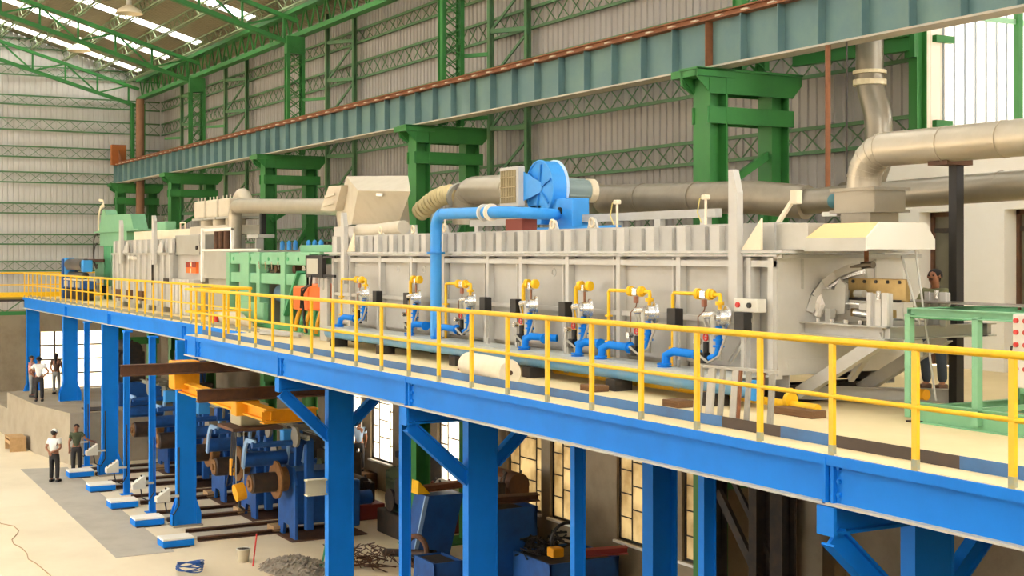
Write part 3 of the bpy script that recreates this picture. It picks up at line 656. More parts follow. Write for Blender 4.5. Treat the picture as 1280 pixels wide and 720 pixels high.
for X, Y, dx in ((-12.0, 12.2, -.12), (-11.85, 12.3, -.2)):
    single('pry_bar', MB().cyl((X + .18, Y, 6.0 if dx < -.15 else 6.9), (X + dx, Y, 7.72 if dx > -.15 else 8.1), .014, 8), STEEL, 'thin steel bar leaning upright at the outlet table, ' + ('shorter' if dx > -.15 else 'taller') + ' one', 'bar')
# green roller conveyor frame at the right
t = root('conveyor_frame', 'pale green open conveyor frame with steel strip lying on it at the right edge', 'frame', (-10.4, 12.6, PZ))
Y0, Y1, xa, xb = 11.75, 13.6, -11.55, -8.2
for z in (7.07, 5.92):
    for y in (Y0, Y1): part('long_rail', MB().ch((xa, y, z), (xb, y, z), .1 if z > 7 else .24, .08, .012), MINT, t)
    part('end_rail', MB().ch((xa, Y0, z), (xa, Y1, z), .1, .08, .012), MINT, t)
for x in (xa, -10.55, -9.5, -8.3):
    for y in (Y0, Y1): part('leg', MB().box(x - .04, x + .04, y - .04, y + .04, 5.85, 7.05), MINT, t)
    if x != xa: part('cross_rail', MB().bar((x, Y0, 6.02), (x, Y1, 6.02), .06), MINT, t)
part('tray', MB().box(xa, xa + .75, Y0, Y1, 7.0, 7.03), MINTD, t)
for x in (xa + .1, -9.6): part('foot', MB().box(x - .08, x + .08, Y0 - .08, Y0 + .08, PZ, 5.82), DARK, t)
single('steel_strip', MB().bar((-12.9, 12.55, 7.17), (-8.0, 12.6, 7.14), .5, .012), mat('strip_steel', '7E766C', .35, metal=.6), 'dark steel strip running from the furnace over the green frame', 'strip')
t = root('control_cabinet', 'small grey control cabinet with red buttons at the right edge', 'cabinet', (-9.75, 11.65, 6.1))
part('box', MB().bbox(-9.86, -9.3, 11.5, 11.72, 6.35, 7.12, .015), GREYB, t)
for i in range(3):
    for z in (7.05, 6.93, 6.8): part('button', MB().cyl((-9.8 + .12 * i, 11.5, z), (-9.8 + .12 * i, 11.47, z), 0.026, 10), RED if i < 2 else DARK, t)
    part('button', MB().cyl((-9.8 + .12 * i, 11.5, 6.55), (-9.8 + .12 * i, 11.47, 6.55), 0.026, 10), RED, t)
part('cable', MB().tube([(-9.85, 11.48, 6.78), (-9.8, 11.4, 6.68), (-9.75, 11.4, 6.65), (-9.6, 11.5, 6.7)], .012, 6), DARK, t)
# big ducts
def duct(name, pts, r, m, lab, seams=0, n=24, flanges=(), par=None):
    t = root(name, lab, 'duct', pts[0])
    part('pipe', MB().tube(pts, r, n), m, t, True)
    for c, ax in flanges: part('seam_band', MB().disc(c, ax, r * 1.03, .03, n), m, t)
    return t
pts = [(-13.6, 13.0, 8.0), (-13.6, 13.0, 8.7)] + arc((-13.18, 13.0, 8.7), (-1, 0, 0), (0, 0, 1), .42, 0, 90, 9)[1:] + [(-9, 13.15, 9.12), (-3, 13.4, 9.12)]
t = duct('extract_duct', pts, .225, DUCTL, 'light grey elbowed duct rising from the furnace end and running off right', flanges=[((-12.2, 13.03, 9.12), (1, 0, 0)), ((-11.3, 13.06, 9.12), (1, 0, 0)), ((-10, 13.1, 9.12), (1, 0, 0)), ((-13.6, 13, 8.62), (0, 0, 1))] + [((-13.18 - .42 * math.cos(math.radians(a)), 13.0, 8.7 + .42 * math.sin(math.radians(a))), (math.sin(math.radians(a)), 0, math.cos(math.radians(a)))) for a in (10, 28, 46, 64, 82)])
part('damper_box', MB().bbox(-13.88, -13.12, 12.72, 13.28, 8.3, 8.62, .015), DUCT, t)
part('damper_rim', MB().box(-13.92, -13.08, 12.68, 13.32, 8.58, 8.62).box(-13.92, -13.08, 12.68, 13.32, 8.29, 8.33), DUCT, t)
part('damper_motor', MB().cyl((-14.15, 12.95, 8.47), (-13.88, 12.95, 8.47), .1, 14), mat('motor_teal', '3E6E72', .5), t, True)
part('lower_collar', MB().box(-13.78, -13.22, 12.75, 13.25, 8.0, 8.3), DUCT, t)
part('motor_bracket', MB().box(-14.2, -13.9, 12.8, 13.1, 8.26, 8.32), GREYB, t)
t = root('duct_support', 'black square post propping the light grey duct', 'post', (-12.27, 13.28, PZ))
part('post', MB().box(-12.33, -12.2, 13.22, 13.35, PZ, 8.9), BLACK, t)
part('saddle', MB().box(-12.42, -12.1, 12.95, 13.4, 8.86, 8.93), RUSTD, t)
duct('main_duct', [(-16.6, 14.3, 8.55), (-14.5, 14.35, 8.6), (-10, 14.4, 8.68), (-2, 14.5, 8.7)], .2, DUCT, 'dull grey duct running behind the elbow duct to the right edge', flanges=[((-15.2, 14.33, 8.58), (1, 0, 0)), ((-12.5, 14.38, 8.64), (1, 0, 0))])
duct('main_duct', [(-21.5, 14.0, 8.78), (-19.5, 14.0, 8.72), (-17.2, 14.05, 8.66), (-16.2, 14.3, 8.55)], .27, mat('stained_duct', '8E8471', .4, metal=.4, dirt='6F6555', amt=.6), 'dark stained duct passing behind the blue fan to the near crane column', flanges=[((-20.2, 14, 8.74), (1, 0, 0)), ((-18.6, 14.0, 8.7), (1, 0, 0))])
p9 = arc((-26.35, 13.8, 8.72), (-1, 0, 0), (0, 0, 1), .42, 0, 90, 8)
duct('main_duct', [(-26.77, 13.8, 8.4)] + p9 + [(-23.5, 13.9, 9.08), (-21.8, 14.0, 8.8)], .31, DUCTL, 'light duct with elbow between the flexible hose and the blue fan', flanges=[((-26.35 - .42 * math.cos(math.radians(a)), 13.8, 8.72 + .42 * math.sin(math.radians(a))), (math.sin(math.radians(a)), 0, math.cos(math.radians(a)))) for a in (15, 40, 65)] + [((-24.8, 13.85, 9.12), (1, 0, 0))])
t = root('flexible_hose', 'wrinkled yellowish flexible hose joining the tilted hood to the duct', 'hose', (-27.6, 13.3, 8.6))
fp = []; fr = []
for k in range(40):
    u = k / 39; fp.append((-28.15 + 1.3 * u, 13.3 + .35 * u, 8.68 + .4 * math.sin(u * 2.0))); fr.append(.2 + .025 * math.sin(k * 2.1) + .01 * math.sin(k * 5.3))
part('hose', MB().tube(fp, fr, 20), FLEX, t, True)
part('clamp_band', MB().disc(fp[38], (1, .2, -.4), .29, .05, 20), STEEL, t)
# vertical duct against the back wall
pts = [(-17.75, 17.1, 12.6), (-17.75, 17.1, 10.95)] + [(-17.75 + .22 * (1 - math.cos(k * math.pi / 8)) / 2, 17.1, 10.85 - .9 * k / 8) for k in range(9)] + [(-17.53, 17.1, 9.4), (-17.53, 16.9, 8.95), (-17.45, 16.3, 8.75)]
t = duct('wall_duct', pts, .24, DUCT, 'shiny vertical duct with a swan neck climbing the back wall near the green corner post')
part('collar', MB().disc((-17.75, 17.1, 10.75), (0, 0, 1), .29, .1, 24).disc((-17.75, 17.1, 10.93), (0, 0, 1), .29, .06, 24), mat('cream_collar', 'D8CBA8', .6), t)
single('hanger_pipe', MB().cyl((-16.94, 15.4, 8.5), (-16.94, 15.4, 11.18), .045, 10), RUST, 'thin rusty pipe hanging from the near crane girder over the ducts', 'pipe', smooth=True)
single('hanger_rod', MB().cyl((-16.5, 15.4, 8.8), (-16.5, 15.4, 11.18), .015, 8), DARK, 'thin dark rod hanging beside the rusty hanger pipe', 'rod')
single('slanted_prop', MB().bar((-11.3, 13.8, 9.25), (-10.6, 13.9, 10.9), .06), RUSTD, 'brown slanted steel prop standing on the light duct at the right edge', 'prop')
single('cross_tie', MB().bar((-15.2, 16.4, 11.85), (-11.2, 17.6, 11.55), .12), mat('dusty_tie', 'C9B8A0', .7), 'pale steel tie crossing the top right corner before the bright sheets', 'tie')
# grey elbow duct further left
p9 = arc((-40.45, 13, 8.88), (-1, 0, 0), (0, 0, 1), .34, 0, 90, 8)
t = duct('extract_duct', [(-40.79, 13, 7.86)] + p9 + [(-33.3, 13, 8.98), (-31.3, 12.8, 8.9)], .215, DUCTL, 'tall grey duct with an elbow running into the tilted beige hood', flanges=[((-40.79, 13, 8.8), (0, 0, 1))] + [((-40.45 - .34 * math.cos(math.radians(a)), 13.0, 8.88 + .34 * math.sin(math.radians(a))), (math.sin(math.radians(a)), 0, math.cos(math.radians(a)))) for a in (20, 45, 70)])
part('prop', MB().box(-38.3, -38.15, 12.95, 13.1, 8.32, 8.95), BLACK, t); part('prop_base', MB().box(-38.7, -37.7, 12.7, 13.2, 8.22, 8.32), SILV, t); part('prop_leg', MB().box(-38.25, -38.15, 12.8, 12.9, 7.86, 8.22), SILV, t)
# tilted beige hood
t = root('exhaust_hood', 'large tilted beige sheet metal hood on top of the furnace', 'hood', (-28.8, 12.4, 8.2))
mb = MB()
mb.add([(-28.04, 11.75, 9.16), (-25.28, 11.75, 9.03), (-27.32, 12.4, 8.4), (-29.97, 12.4, 8.45), (-30.79, 12.6, 9.64), (-27.24, 12.6, 9.47), (-31.46, 12.6, 8.73), (-31.3, 12.6, 8.4), (-28.0, 13.0, 8.38), (-28.2, 13.0, 9.5), (-31.2, 13.0, 9.62), (-31.9, 13.0, 8.5)],
       [(0, 1, 2, 3), (0, 4, 5, 1), (0, 3, 7, 6, 4), (1, 5, 9, 8, 2), (4, 10, 9, 5), (4, 6, 7, 11, 10), (10, 11, 8, 9), (2, 8, 11, 7, 3)])
Ya, Yb = 11.75, 13.3
part('shell', mb, HOODM, t)
part('slot', MB().bar((-27.0, Ya - .005, 9.03), (-26.7, Ya - .005, 9.01), .02, .06), WHITE, t)
part('lip_sheet', MB().add([(-31.75, 12.3, 8.83), (-31.2, 12.3, 9.4), (-30.5, 12.35, 9.4), (-30.9, 12.35, 8.8), (-31.75, 12.9, 8.86), (-31.2, 12.9, 9.43), (-30.5, 12.9, 9.42), (-30.9, 12.9, 8.82)],
      [(0, 1, 2, 3), (4, 7, 6, 5), (0, 4, 5, 1), (2, 6, 7, 3), (1, 5, 6, 2), (0, 3, 7, 4)]), HOODM, t)
part('lip_rib', MB().bar((-31.4, 12.28, 9.15), (-30.75, 12.28, 9.2), .03, .06), HOODM, t); part('lip_rib', MB().bar((-31.5, 12.28, 8.95), (-30.8, 12.28, 9.0), .03, .06), HOODM, t)
part('stand', MB().box(-30.6, -27.6, 12.2, 13.0, 8.15, 8.4), SILVR, t)
single('insulated_pipe', MB().tube([(-27.6, 11.6, 8.25), (-26.7, 11.6, 8.24), (-25.4, 11.65, 8.3)], [.15, .15, .14], 16), HOODM, 'beige insulated pipe lying on the furnace lid below the tilted hood', 'pipe', smooth=True)
# blue fan
t = root('blower_fan', 'bright blue centrifugal blower with round casing and grey motor on the furnace', 'fan', (-20.9, 12.4, 8.2))
FX, FZ, FR = -21.08, 8.93, .49
part('casing', MB().disc((FX, 12.5, FZ), (0, 1, 0), FR, .3, 36), PIPEBLUE, t, True)
part('rim', MB().tube(arc((FX, 12.65, FZ), (1, 0, 0), (0, 0, 1), FR, 0, 360, 36), .03, 6, False), mat('pale_blue', 'BFD9EC', .5), t)
part('rim', MB().tube(arc((FX, 12.35, FZ), (1, 0, 0), (0, 0, 1), FR, 0, 360, 36), .02, 6, False), PIPEBLUE, t)
for a in (20, 80, 140, 200, 260, 320):
    ca, sa = math.cos(math.radians(a)), math.sin(math.radians(a))
    part('stiffening_rib', MB().bar((FX + .12 * ca, 12.33, FZ + .12 * sa), (FX + .43 * ca, 12.33, FZ + .43 * sa), .03, .03), mat('mid_blue', '2F86D2', .45), t)
part('outlet', MB().box(FX - .4, FX + .05, 12.35, 12.75, 8.28, 8.62), PIPEBLUE, t)
mb = MB(); mb.add([(-21.45, 12.2, 8.7), (-21.45, 12.2, 9.26), (-20.98, 12.33, 9.02), (-20.98, 12.33, 8.86), (-22.0, 12.2, 9.26), (-22.0, 12.2, 8.7)], [(0, 1, 2, 3), (1, 4, 2), (0, 3, 5), (5, 3, 2, 4)])
part('inlet_cone', mb, PIPEBLUE, t)
fl = part('filter_box', MB().bbox(-22.12, -21.42, 12.1, 12.24, 8.62, 9.34, .012), SILVR, t)
for i in range(10): part('louvre', MB().box(-22.06 + i * .058, -22.03 + i * .058, 12.08, 12.11, 8.68, 9.28), mat('filter_mesh', '9C8E6A', .8), fl)
for i in range(3): part('louvre', MB().box(-22.07, -21.5, 12.075, 12.1, 8.78 + i * .18, 8.8 + i * .18), mat('filter_mesh', '9C8E6A', .8), fl)
mo = part('motor', MB().cyl((FX + .1, 12.75, 8.9), (FX + .1, 13.3, 8.9), .2, 20), mat('motor_grey', '8FA09C', .5), t, True)
part('motor_cowl', MB().cyl((FX + .1, 13.28, 8.9), (FX + .1, 13.42, 8.9), .22, 20), CREAM, mo, True)
for i in range(12):
    a = i * math.pi / 6; part('fin', MB().bar((FX + .1 + .2 * math.cos(a), 12.8, 8.9 + .2 * math.sin(a)), (FX + .1 + .2 * math.cos(a), 13.25, 8.9 + .2 * math.sin(a)), .02, .03), mat('motor_grey', '8FA09C'), mo)
pd = part('pedestal', MB().bbox(-20.72, -20.05, 12.4, 12.75, 8.2, 8.72, .015), PIPEBLUE, t)
part('porthole', MB().disc((-20.45, 12.39, 8.5), (0, 1, 0), .07, .03, 16), BLACK, pd)
part('skid', MB().box(-21.5, -18.6, 12.3, 12.45, 8.16, 8.22), PIPEBLUE, t)
single('fan_plate', MB().bbox(-21.0, -20.4, 11.6, 11.9, 8.15, 8.36, .01), mat('red_oxide', '8E4434', .6), 'dark red oxide box on the furnace lid below the blue fan', 'box')
# blue air pipe from the fan, down the front of the furnace
t = root('air_pipe', 'bright blue air pipe bending down the furnace front from the fan', 'pipe', (-22.6, 11.05, PZ))
pr = .105
part('riser', MB().cyl((-22.6, 11.02, 5.95), (-22.6, 11.02, 8.2), pr, 18), PIPEBLUE, t, True)
part('elbow', MB().tube([(-22.6, 11.02, 8.18)] + [(-22.6 + .28 * (1 - math.cos(math.radians(a))), 11.02 + .01 * a / 90, 8.2 + .28 * math.sin(math.radians(a))) for a in range(0, 91, 11)], pr, 18), PIPEBLUE, t, True)
part('header_branch', MB().tube([(-22.32, 11.03, 8.48), (-20.5, 11.05, 8.46), (-20.25, 11.12, 8.46), (-20.1, 11.3, 8.45), (-20.1, 11.7, 8.44), (-20.5, 12.35, 8.44)], pr * .95, 18), PIPEBLUE, t, True)
part('flange', MB().disc((-22.6, 11.02, 7.77), (0, 0, 1), .17, .035, 20), mat('mid_blue', '2F86D2'), t)
part('flange', MB().disc((-22.6, 11.02, 8.12), (0, 0, 1), .115, .02, 20), PIPEBLUE, t)
part('coupling', MB().disc((-20.75, 11.05, 8.46), (1, 0, 0), .15, .05, 18), GREYB, t); part('coupling', MB().disc((-20.5, 11.05, 8.46), (1, .0, 0), .15, .05, 18), CREAM, t)
# header pipe on the floor
t = root('air_header', 'dusty blue header pipe lying along the foot of the furnace', 'pipe', (-20, 10.8, PZ))
part('pipe', MB().cyl((-27.4, 10.8, 6.06), (-13.2, 10.8, 6.06), .1, 20), HEADBLUE, t, True)
part('end_flange', MB().disc((-13.2, 10.8, 6.06), (1, 0, 0), .13, .04, 20), PIPEBLUE, t)
for x in (-26.8, -24.4, -21.2, -18.6, -16.2, -14.0): part('saddle', MB().box(x - .12, x + .12, 10.65, 10.95, PZ, 5.965), DARK, t)
single('ledger_plate', MB().box(-27.4, -13.5, 10.68, 11.28, 6.18, 6.2).box(-27.4, -13.5, 10.68, 10.7, 6.1, 6.18), mat('grey_ledger', 'B9BCB4', .6, dirt='9CAAA8', amt=.5), 'grey dusty ledge running along the furnace foot behind the header pipe', 'ledge')
t = root('gas_header', 'yellow gas pipe at floor level along the right half of the furnace', 'pipe', (-16, 11.0, PZ))
part('pipe', MB().cyl((-18.5, 11.12, 5.9), (-12.4, 11.12, 5.9), .05, 12), YEL, t, True)
part('valve', MB().disc((-12.9, 11.12, 5.95), (1, 0, 0), .1, .06, 14).cyl((-12.9, 11.12, 5.95), (-12.9, 11.12, 6.1), .03, 8), YEL, t)
part('valve', MB().disc((-13.6, 11.12, 5.95), (1, 0, 0), .1, .06, 14), YEL, t)
# ---- burners
def flange(mb, c, ax, r=.055, th=.025): return mb.disc(c, ax, r, th, 12)
def burner(x0, kind, bx, lab, rx_=0):
    y = FY - .18
    t = root('burner_set', lab, 'burner', (x0, y, 6.1), 'gas burner sets on the furnace front')
    # silver housing and gas regulator
    part('housing', MB().tube([(x0 - .02, y - .05, 6.35), (x0 - .02, y - .05, 6.92), (x0 + .02, y - .05, 6.98)], [.075, .075, .05], 14), STEEL, t, True)
    part('regulator', MB().disc((x0 + .22, y - .06, 6.92), (.4, 1, 0), .15, .035, 22).disc((x0 + .2, y - .12, 6.92), (.4, 1, 0), .1, .1, 18).disc((x0 + .18, y - .18, 6.92), (.4, 1, 0), .04, .06, 12), CHROME, t, True)
    part('air_inlet', MB().cyl((x0 - .22, y - .08, 6.93), (x0, y - .08, 6.95), .05, 12), CHROME, t, True)
    part('linkage', MB().bar((x0 - .22, y - .1, 6.9), (x0 - .12, y - .1, 6.6), .02).bar((x0 - .15, y - .08, 6.9), (x0 - .08, y - .08, 6.66), .015), STEEL, t)
    p = MB(); p.tube([(x0 + .1, y - .1, 6.8), (x0 + .1, y - .1, 6.52), (x0 + .06, y - .1, 6.42), (x0 - .08, y - .11, 6.37)], .042, 14)
    for z in (6.74, 6.62, 6.54): flange(p, (x0 + .1, y - .1, z), (0, 0, 1), .075)
    part('blue_valve_pipe', p, BLUE, t, True)
    e = MB(); q = -.93 if kind == 'A' else .14; r_ = -.3 if kind == 'A' else .62
    e.tube([(x0 + r_, y + (.1 if kind == 'B' else -.1), 6.4), (x0 + q * .8 + r_ * .2, y - .16, 6.42), (x0 + q, y - .2, 6.36), (x0 + q, y - .22, 6.2), (x0 + q, y - .24, 6.08)], .058, 14)
    flange(e, (x0 + q, y - .23, 6.24), (0, 0, 1), .1, .025); flange(e, (x0 + q, y - .23, 6.2), (0, 0, 1), .1, .025); flange(e, (x0 + r_ * .9 + q * .1, y - .1, 6.4), (1, 0, 0), .085, .03)
    part('blue_elbow', e, BLUE, t, True)
    part('hand_wheel', MB().tube(arc((x0 - .1, y - .16, 6.65), (1, 0, 0), (0, 0, 1), .045, 0, 360, 10), .012, 6, False).bar((x0 - .14, y - .16, 6.65), (x0 - .06, y - .16, 6.65), .015), RED, t)
    part('actuator', MB().bbox(x0 - .26, x0 - .14, y - .16, y - .04, 6.3, 6.44, .01).cyl((x0 - .17, y - .1, 6.44), (x0 - .17, y - .1, 6.58), .04, 10), BLACK, t)
    part('gauge', MB().cyl((x0 - .3, y - .18, 6.58), (x0 - .3, y - .1, 6.58), .045, 12), CHROME, t)
    # yellow gas line
    g = MB()
    if kind == 'A':
        rx = rx_; zt = 7.21
        g.tube([(rx, y - .02, 6.05), (rx, y - .02, zt - .03), (rx + .03, y - .02, zt), (x0 - .48, y - .02, zt)], .026, 10)
        for x in (x0 - .44, x0 - .17): g.disc((x, y - .03, zt), (1, .3, 0), .075, .05, 16).disc((x + .05, y - .03, zt), (1, .3, 0), .05, .06, 14)
        g.tube([(x0 - .2, y - .02, zt), (x0 + .04, y - .03, zt), (x0 + .06, y - .04, zt - .04), (x0 + .06, y - .05, 7.02)], .026, 10)
        flange(g, (x0 + .06, y - .05, 7.1), (0, 0, 1), .06, .05)
        for z in (6.83, 6.45, 6.2): flange(g, (rx, y - .02, z), (0, 0, 1), .06)
        part('solenoid', MB().bbox(x0 - .36, x0 - .24, y - .07, y + .03, zt - .06, zt + .05, .01), CHROME, t)
        part('solenoid_coil', MB().bbox(x0 - .33, x0 - .27, y - .06, y + .0, zt - .17, zt - .07, .01), mat('coil_red', 'A8705A', .6), t)
        part('copper_pipe', MB().tube([(x0 - .3, y - .02, zt - .17), (x0 - .32, y - .02, 6.98), (x0 - .45, y - .02, 6.9), (x0 - .45, y - .02, 6.3)], .009, 6), COPPER, t)
    else:
        rx = x0 - .2; zt = 7.25
        g.tube([(rx, y - .05, 6.0), (rx, y - .05, zt - .03), (rx + .04, y - .05, zt), (x0 + .2, y - .03, zt)], .032, 10)
        for x in (x0 - .08, x0 + .17): g.disc((x, y - .04, zt + .01), (1, .3, 0), .075, .06, 16)
        for z in (6.75, 6.5, 6.35, 6.12): flange(g, (rx, y - .05, z), (0, 0, 1), .065, .035)
        part('solenoid', MB().bbox(x0 - .0, x0 + .07, y - .09, y + .01, zt - .08, zt + .03, .01), CHROME, t)
        part('drop_tube', MB().cyl((x0 + .05, y - .05, zt - .08), (x0 + .05, y - .05, 6.98), .02, 8), COPPER, t)
    part('yellow_gas_pipe', g, YEL, t, True)
    part('hose', MB().tube([(x0 + .26, y - .1, 6.7), (x0 + .18, y - .16, 6.42), (x0 - .02, y - .18, 6.32), (x0 - .25, y - .18, 6.42)], .018, 8), HOSE, t, True)
    part('hose', MB().tube([(x0 + .28, y - .08, 6.75), (x0 + .1, y - .17, 6.68), (x0 - .08, y - .16, 6.72)], .014, 8), HOSE, t, True)
    jb = part('junction_box', MB().bbox(bx - .1, bx + .1, y - .12, y + .02, 6.76, 7.0, .01), BLACK, t)
    part('stand', MB().box(bx - .03, bx + .03, y - .06, y - .02, 5.9, 6.76).box(bx + .06, bx + .1, y - .06, y - .02, 5.9, 6.3), SILV, jb)
    return t
bl = ['burner set at the far left end of the furnace', 'burner set just left of the blue air pipe', 'burner set just right of the blue air pipe', 'burner set at the middle of the furnace with short twin valves', 'fifth burner set from the left with short twin valves', 'burner set with long yellow pipe, second from the right end', 'burner set nearest the camera at the right end of the furnace']
for i, (x0, k, bx) in enumerate(((-26.51, 'A', -25.4), (-24.0, 'B', -23.95 - .35), (-21.73, 'A', -20.75), (-19.54, 'B', -19.98), (-17.88, 'B', -18.4), (-16.15, 'A', -15.22), (-14.52, 'A', -13.75))):
    burner(x0 * .984, k, bx * .984 if k == 'B' else bx, 'silver and yellow ' + bl[i], {0: -27.4, 2: -22.35, 5: -16.92, 6: -15.31}.get(i, 0))
t = root('push_button_box', 'small grey box with red and green buttons at the right end of the furnace front', 'box', (-13.75, 11.2, 6.95))
part('box', MB().bbox(-13.98, -13.5, 11.1, 11.25, 7.0, 7.17, .01), GREYB, t)
for x, m in ((-13.88, RED), (-13.65, BLACK)): part('button', MB().cyl((x, 11.1, 7.09), (x, 11.07, 7.09), .035, 10), m, t)
part('cable', MB().tube([(-13.7, 11.15, 7.0), (-13.85, 11.1, 6.6), (-14.1, 11.1, 6.35)], .014, 6).tube([(-13.62, 11.15, 7.0), (-13.75, 11.1, 6.6), (-14.05, 11.1, 6.32)], .014, 6), HOSE, t)
t = root('cable_tray', 'long grey cable tray raised along the furnace lid', 'tray', (-20, 12.7, 8.2))
part('tray', MB().box(-24.3, -16.3, 12.6, 12.72, 8.3, 8.43), SILV, t)
for x in (-24, -22.6, -19.0, -17.8, -16.6): part('support', MB().box(x - .08, x + .08, 12.6, 12.7, 8.15, 8.3), SILVR, t)
for x, y, z in ((-18.35, 12.2, 8.62), (-15.75, 12.0, 8.6), (-24.2, 12.0, 8.5)):
    t = root('thermocouple', 'thin pale thermocouple head on the lid, ' + {-18.35: 'right of the blue fan', -15.75: 'beside the near guide post with looped wire', -24.2: 'behind the blue pipe elbow'}[x], 'probe', (x, y, 8.15))
    part('stem', MB().cyl((x, y, 8.1), (x, y, z - .06), .02, 8), CREAM, t); part('head', MB().bbox(x - .05, x + .05, y - .05, y + .05, z - .07, z, .015), CREAM, t)
    part('wire', MB().tube([(x, y, z - .02), (x - .14, y, z - .05), (x - .2, y, z - .25), (x - .1, y, z - .4)], .01, 6), mat('yellow_wire', 'D8C878', .6), t)
single('lid_hook', MB().bar((-14.1, 11.9, 8.1), (-13.75, 11.95, 8.52), .05).bbox(-13.82, -13.68, 11.9, 12, 8.4, 8.58, .01), CREAM, 'cream lever standing on the furnace lid right of the near guide post', 'lever')
# loose things on the deck
t = root('cloth_roll', 'rolled white cloth lying on the deck behind the railing', 'roll', (-18.4, 9.85, PZ))
part('roll', MB().tube([(-19.3, 9.95, PZ + .19), (-19.2, 9.95, PZ + .2), (-17.5, 9.72, PZ + .2), (-17.45, 9.72, PZ + .2)], [.15, .19, .2, .18], 20), mat('off_white_cloth', 'E8DFC8', .9, dirt='D2C6A8', amt=.5, bump=.3, bscale=8), t, True)
part('core', MB().disc((-17.44, 9.72, PZ + .2), (1, -.1, 0), .035, .02, 12), RUSTD, t)
part('board', MB().box(-18.9, -18.0, 9.55, 9.75, PZ + .005, PZ + .03), PALEW, t)
GRILL = mat('weathered_flat', 'B5B1A4', .6, dirt='8E8A7C', amt=.5)
GRILL2 = mat('grey_flat', '9A968A', .6, dirt='7E786A', amt=.5)
t = root('leaning_frame', 'grey steel grille of upright flats leaning on the railing', 'grille', (-12.3, 9.6, PZ))
part('top_bar', MB().bar((-13.05, 9.8, 6.42), (-11.6, 9.8, 6.45), .06, .03), GRILL, t)
for x, w_, m in ((-12.95, .14, GRILL2), (-12.72, .13, GRILL), (-12.52, .08, GRILL2), (-12.28, .12, GRILL), (-12.2, .04, RUST), (-12.05, .07, GRILL2), (-11.82, .07, RUST), (-11.65, .08, GRILL2)):
    part('upright', MB().bar((x, 9.79, 6.42), (x + .2, 9.58, PZ + .01), w_, .03, (0, 1, 0)), m, t)
for X, Y, sx, l in ((-18.9, 10.45, .5, 'timber block under the header pipe, behind the cloth roll'), (-16.3, 10.45, .4, 'timber block under the header pipe near the burner second from right'), (-14.1, 10.3, .35, 'timber block on the deck behind the leaning grille'), (-12.6, 11.0, .7, 'dark timber block under the outlet table')):
    single('timber_block', MB().bbox(X - sx / 2, X + sx / 2, Y - .12, Y + .12, PZ, PZ + .09, .01), WOOD, l, 'block')
single('brick', MB().bbox(-20.4, -20.1, 10.35, 10.55, PZ, PZ + .11, .01), mat('brick_red', '9C5A40', .9), 'reddish brick on the deck left of the cloth roll', 'brick')
single('crate_block', MB().bbox(-20.05, -19.8, 10.35, 10.6, PZ, PZ + .14, .01), WOOD, 'brown wooden block beside the reddish brick', 'block')
# ---- machines further left: monitor, orange cover, green straightener
t = root('operator_panel', 'black framed screen on a bracket arm at the far end of the furnace', 'panel', (-28.9, 11.2, PZ))
part('cabinet', MB().bbox(-28.95, -28.5, 11.2, 11.29, PZ, 7.2, .01), SILV, t)
s_ = part('screen_frame', MB().bbox(-29.6, -28.55, 11.1, 11.2, 7.22, 7.72, .01), BLACK, t)
part('screen', MB().box(-29.48, -28.8, 11.09, 11.1, 7.3, 7.64), mat('grey_screen', 'B9B6A6', .2), s_)
for z in (7.26, 7.68): part('bracket_arm', MB().box(-28.56, -27.9, 11.12, 11.18, z - .03, z + .03), BLACK, t)
part('mount', MB().bar((-28.7, 11.2, 6.95), (-28.7, 11.2, 7.25), .05), STEEL, t); part('mount', MB().bar((-29.0, 11.2, 7.0), (-28.95, 11.2, 7.25), .04), STEEL, t)
part('cable', MB().tube([(-29.2, 11.1, 7.25), (-29.1, 11.05, 7.05), (-29.7, 11.05, 6.95), (-29.9, 11.1, 6.5)], .025, 8), BLACK, t)
t = root('machine_cover', 'bright orange sheet metal cover beside the green machine', 'cover', (-30.5, 11.7, PZ))
part('cover', MB().bbox(-31.55, -30.5, 11.5, 12.3, 6.4, 6.98, .05), ORANGE, t); part('cover', MB().bbox(-30.48, -29.4, 11.5, 12.3, 6.42, 7.05, .05), ORANGE, t)
part('base', MB().box(-31.3, -29.6, 11.7, 12.2, PZ, 6.4), MINTD, t)
part('hose', MB().tube([(-30.4, 11.45, 7.0), (-30.6, 11.4, 6.8), (-30.5, 11.4, 6.2), (-30.3, 11.4, 5.9)], .03, 8), BLACK, t)
for i in range(5): part('pipework', MB().tube([(-31.3 + .35 * i, 11.6, 6.4), (-31.25 + .35 * i, 11.5, 6.15), (-31.35 + .35 * i, 11.5, 5.9)], .05, 8), MINTD if i % 2 else YELD, t)
t = root('straightener', 'mint green open frame machine with rollers left of the orange cover', 'machine', (-35, 12.4, PZ))
for z, h, m in ((7.62, .3, MINT), (7.1, .28, MINT)): part('cross_beam', MB().bbox(-38.2, -31.6, 11.95, 12.18, z - h / 2, z + h / 2, .015), m, t)
for z in (7.62, 7.1): part('rear_beam', MB().bbox(-36.0, -31.0, 13.3, 13.6, z - .14, z + .14, .015), MINT, t)
for x, w_ in ((-38.0, .3), (-36.5, .75), (-35.35, .28), (-33.4, .32)):
    part('upright', MB().bbox(x - w_ / 2, x + w_ / 2, 11.9, 12.19, 5.9, 7.8, .015), MINT, t)
for x in (-35.6, -33.4, -32): part('rear_upright', MB().bbox(x - .15, x + .15, 13.3, 13.6, 5.85, 7.8, .015), MINT, t)
part('front_panel', MB().bbox(-37.0, -34.6, 11.8, 11.95, 5.9, 6.45, .02), MINT, t)
part('bed', MB().bbox(-38.3, -31.0, 11.85, 12.18, PZ, 5.95, .02), MINTD, t)
part('sloped_guard', MB().bar((-33.2, 12.0, 6.2), (-32.2, 12.0, 7.3), .3, .08), MINTD, t)
part('top_plate', MB().box(-36.0, -31.0, 12.0, 13.6, 7.74, 7.8), MINT, t)
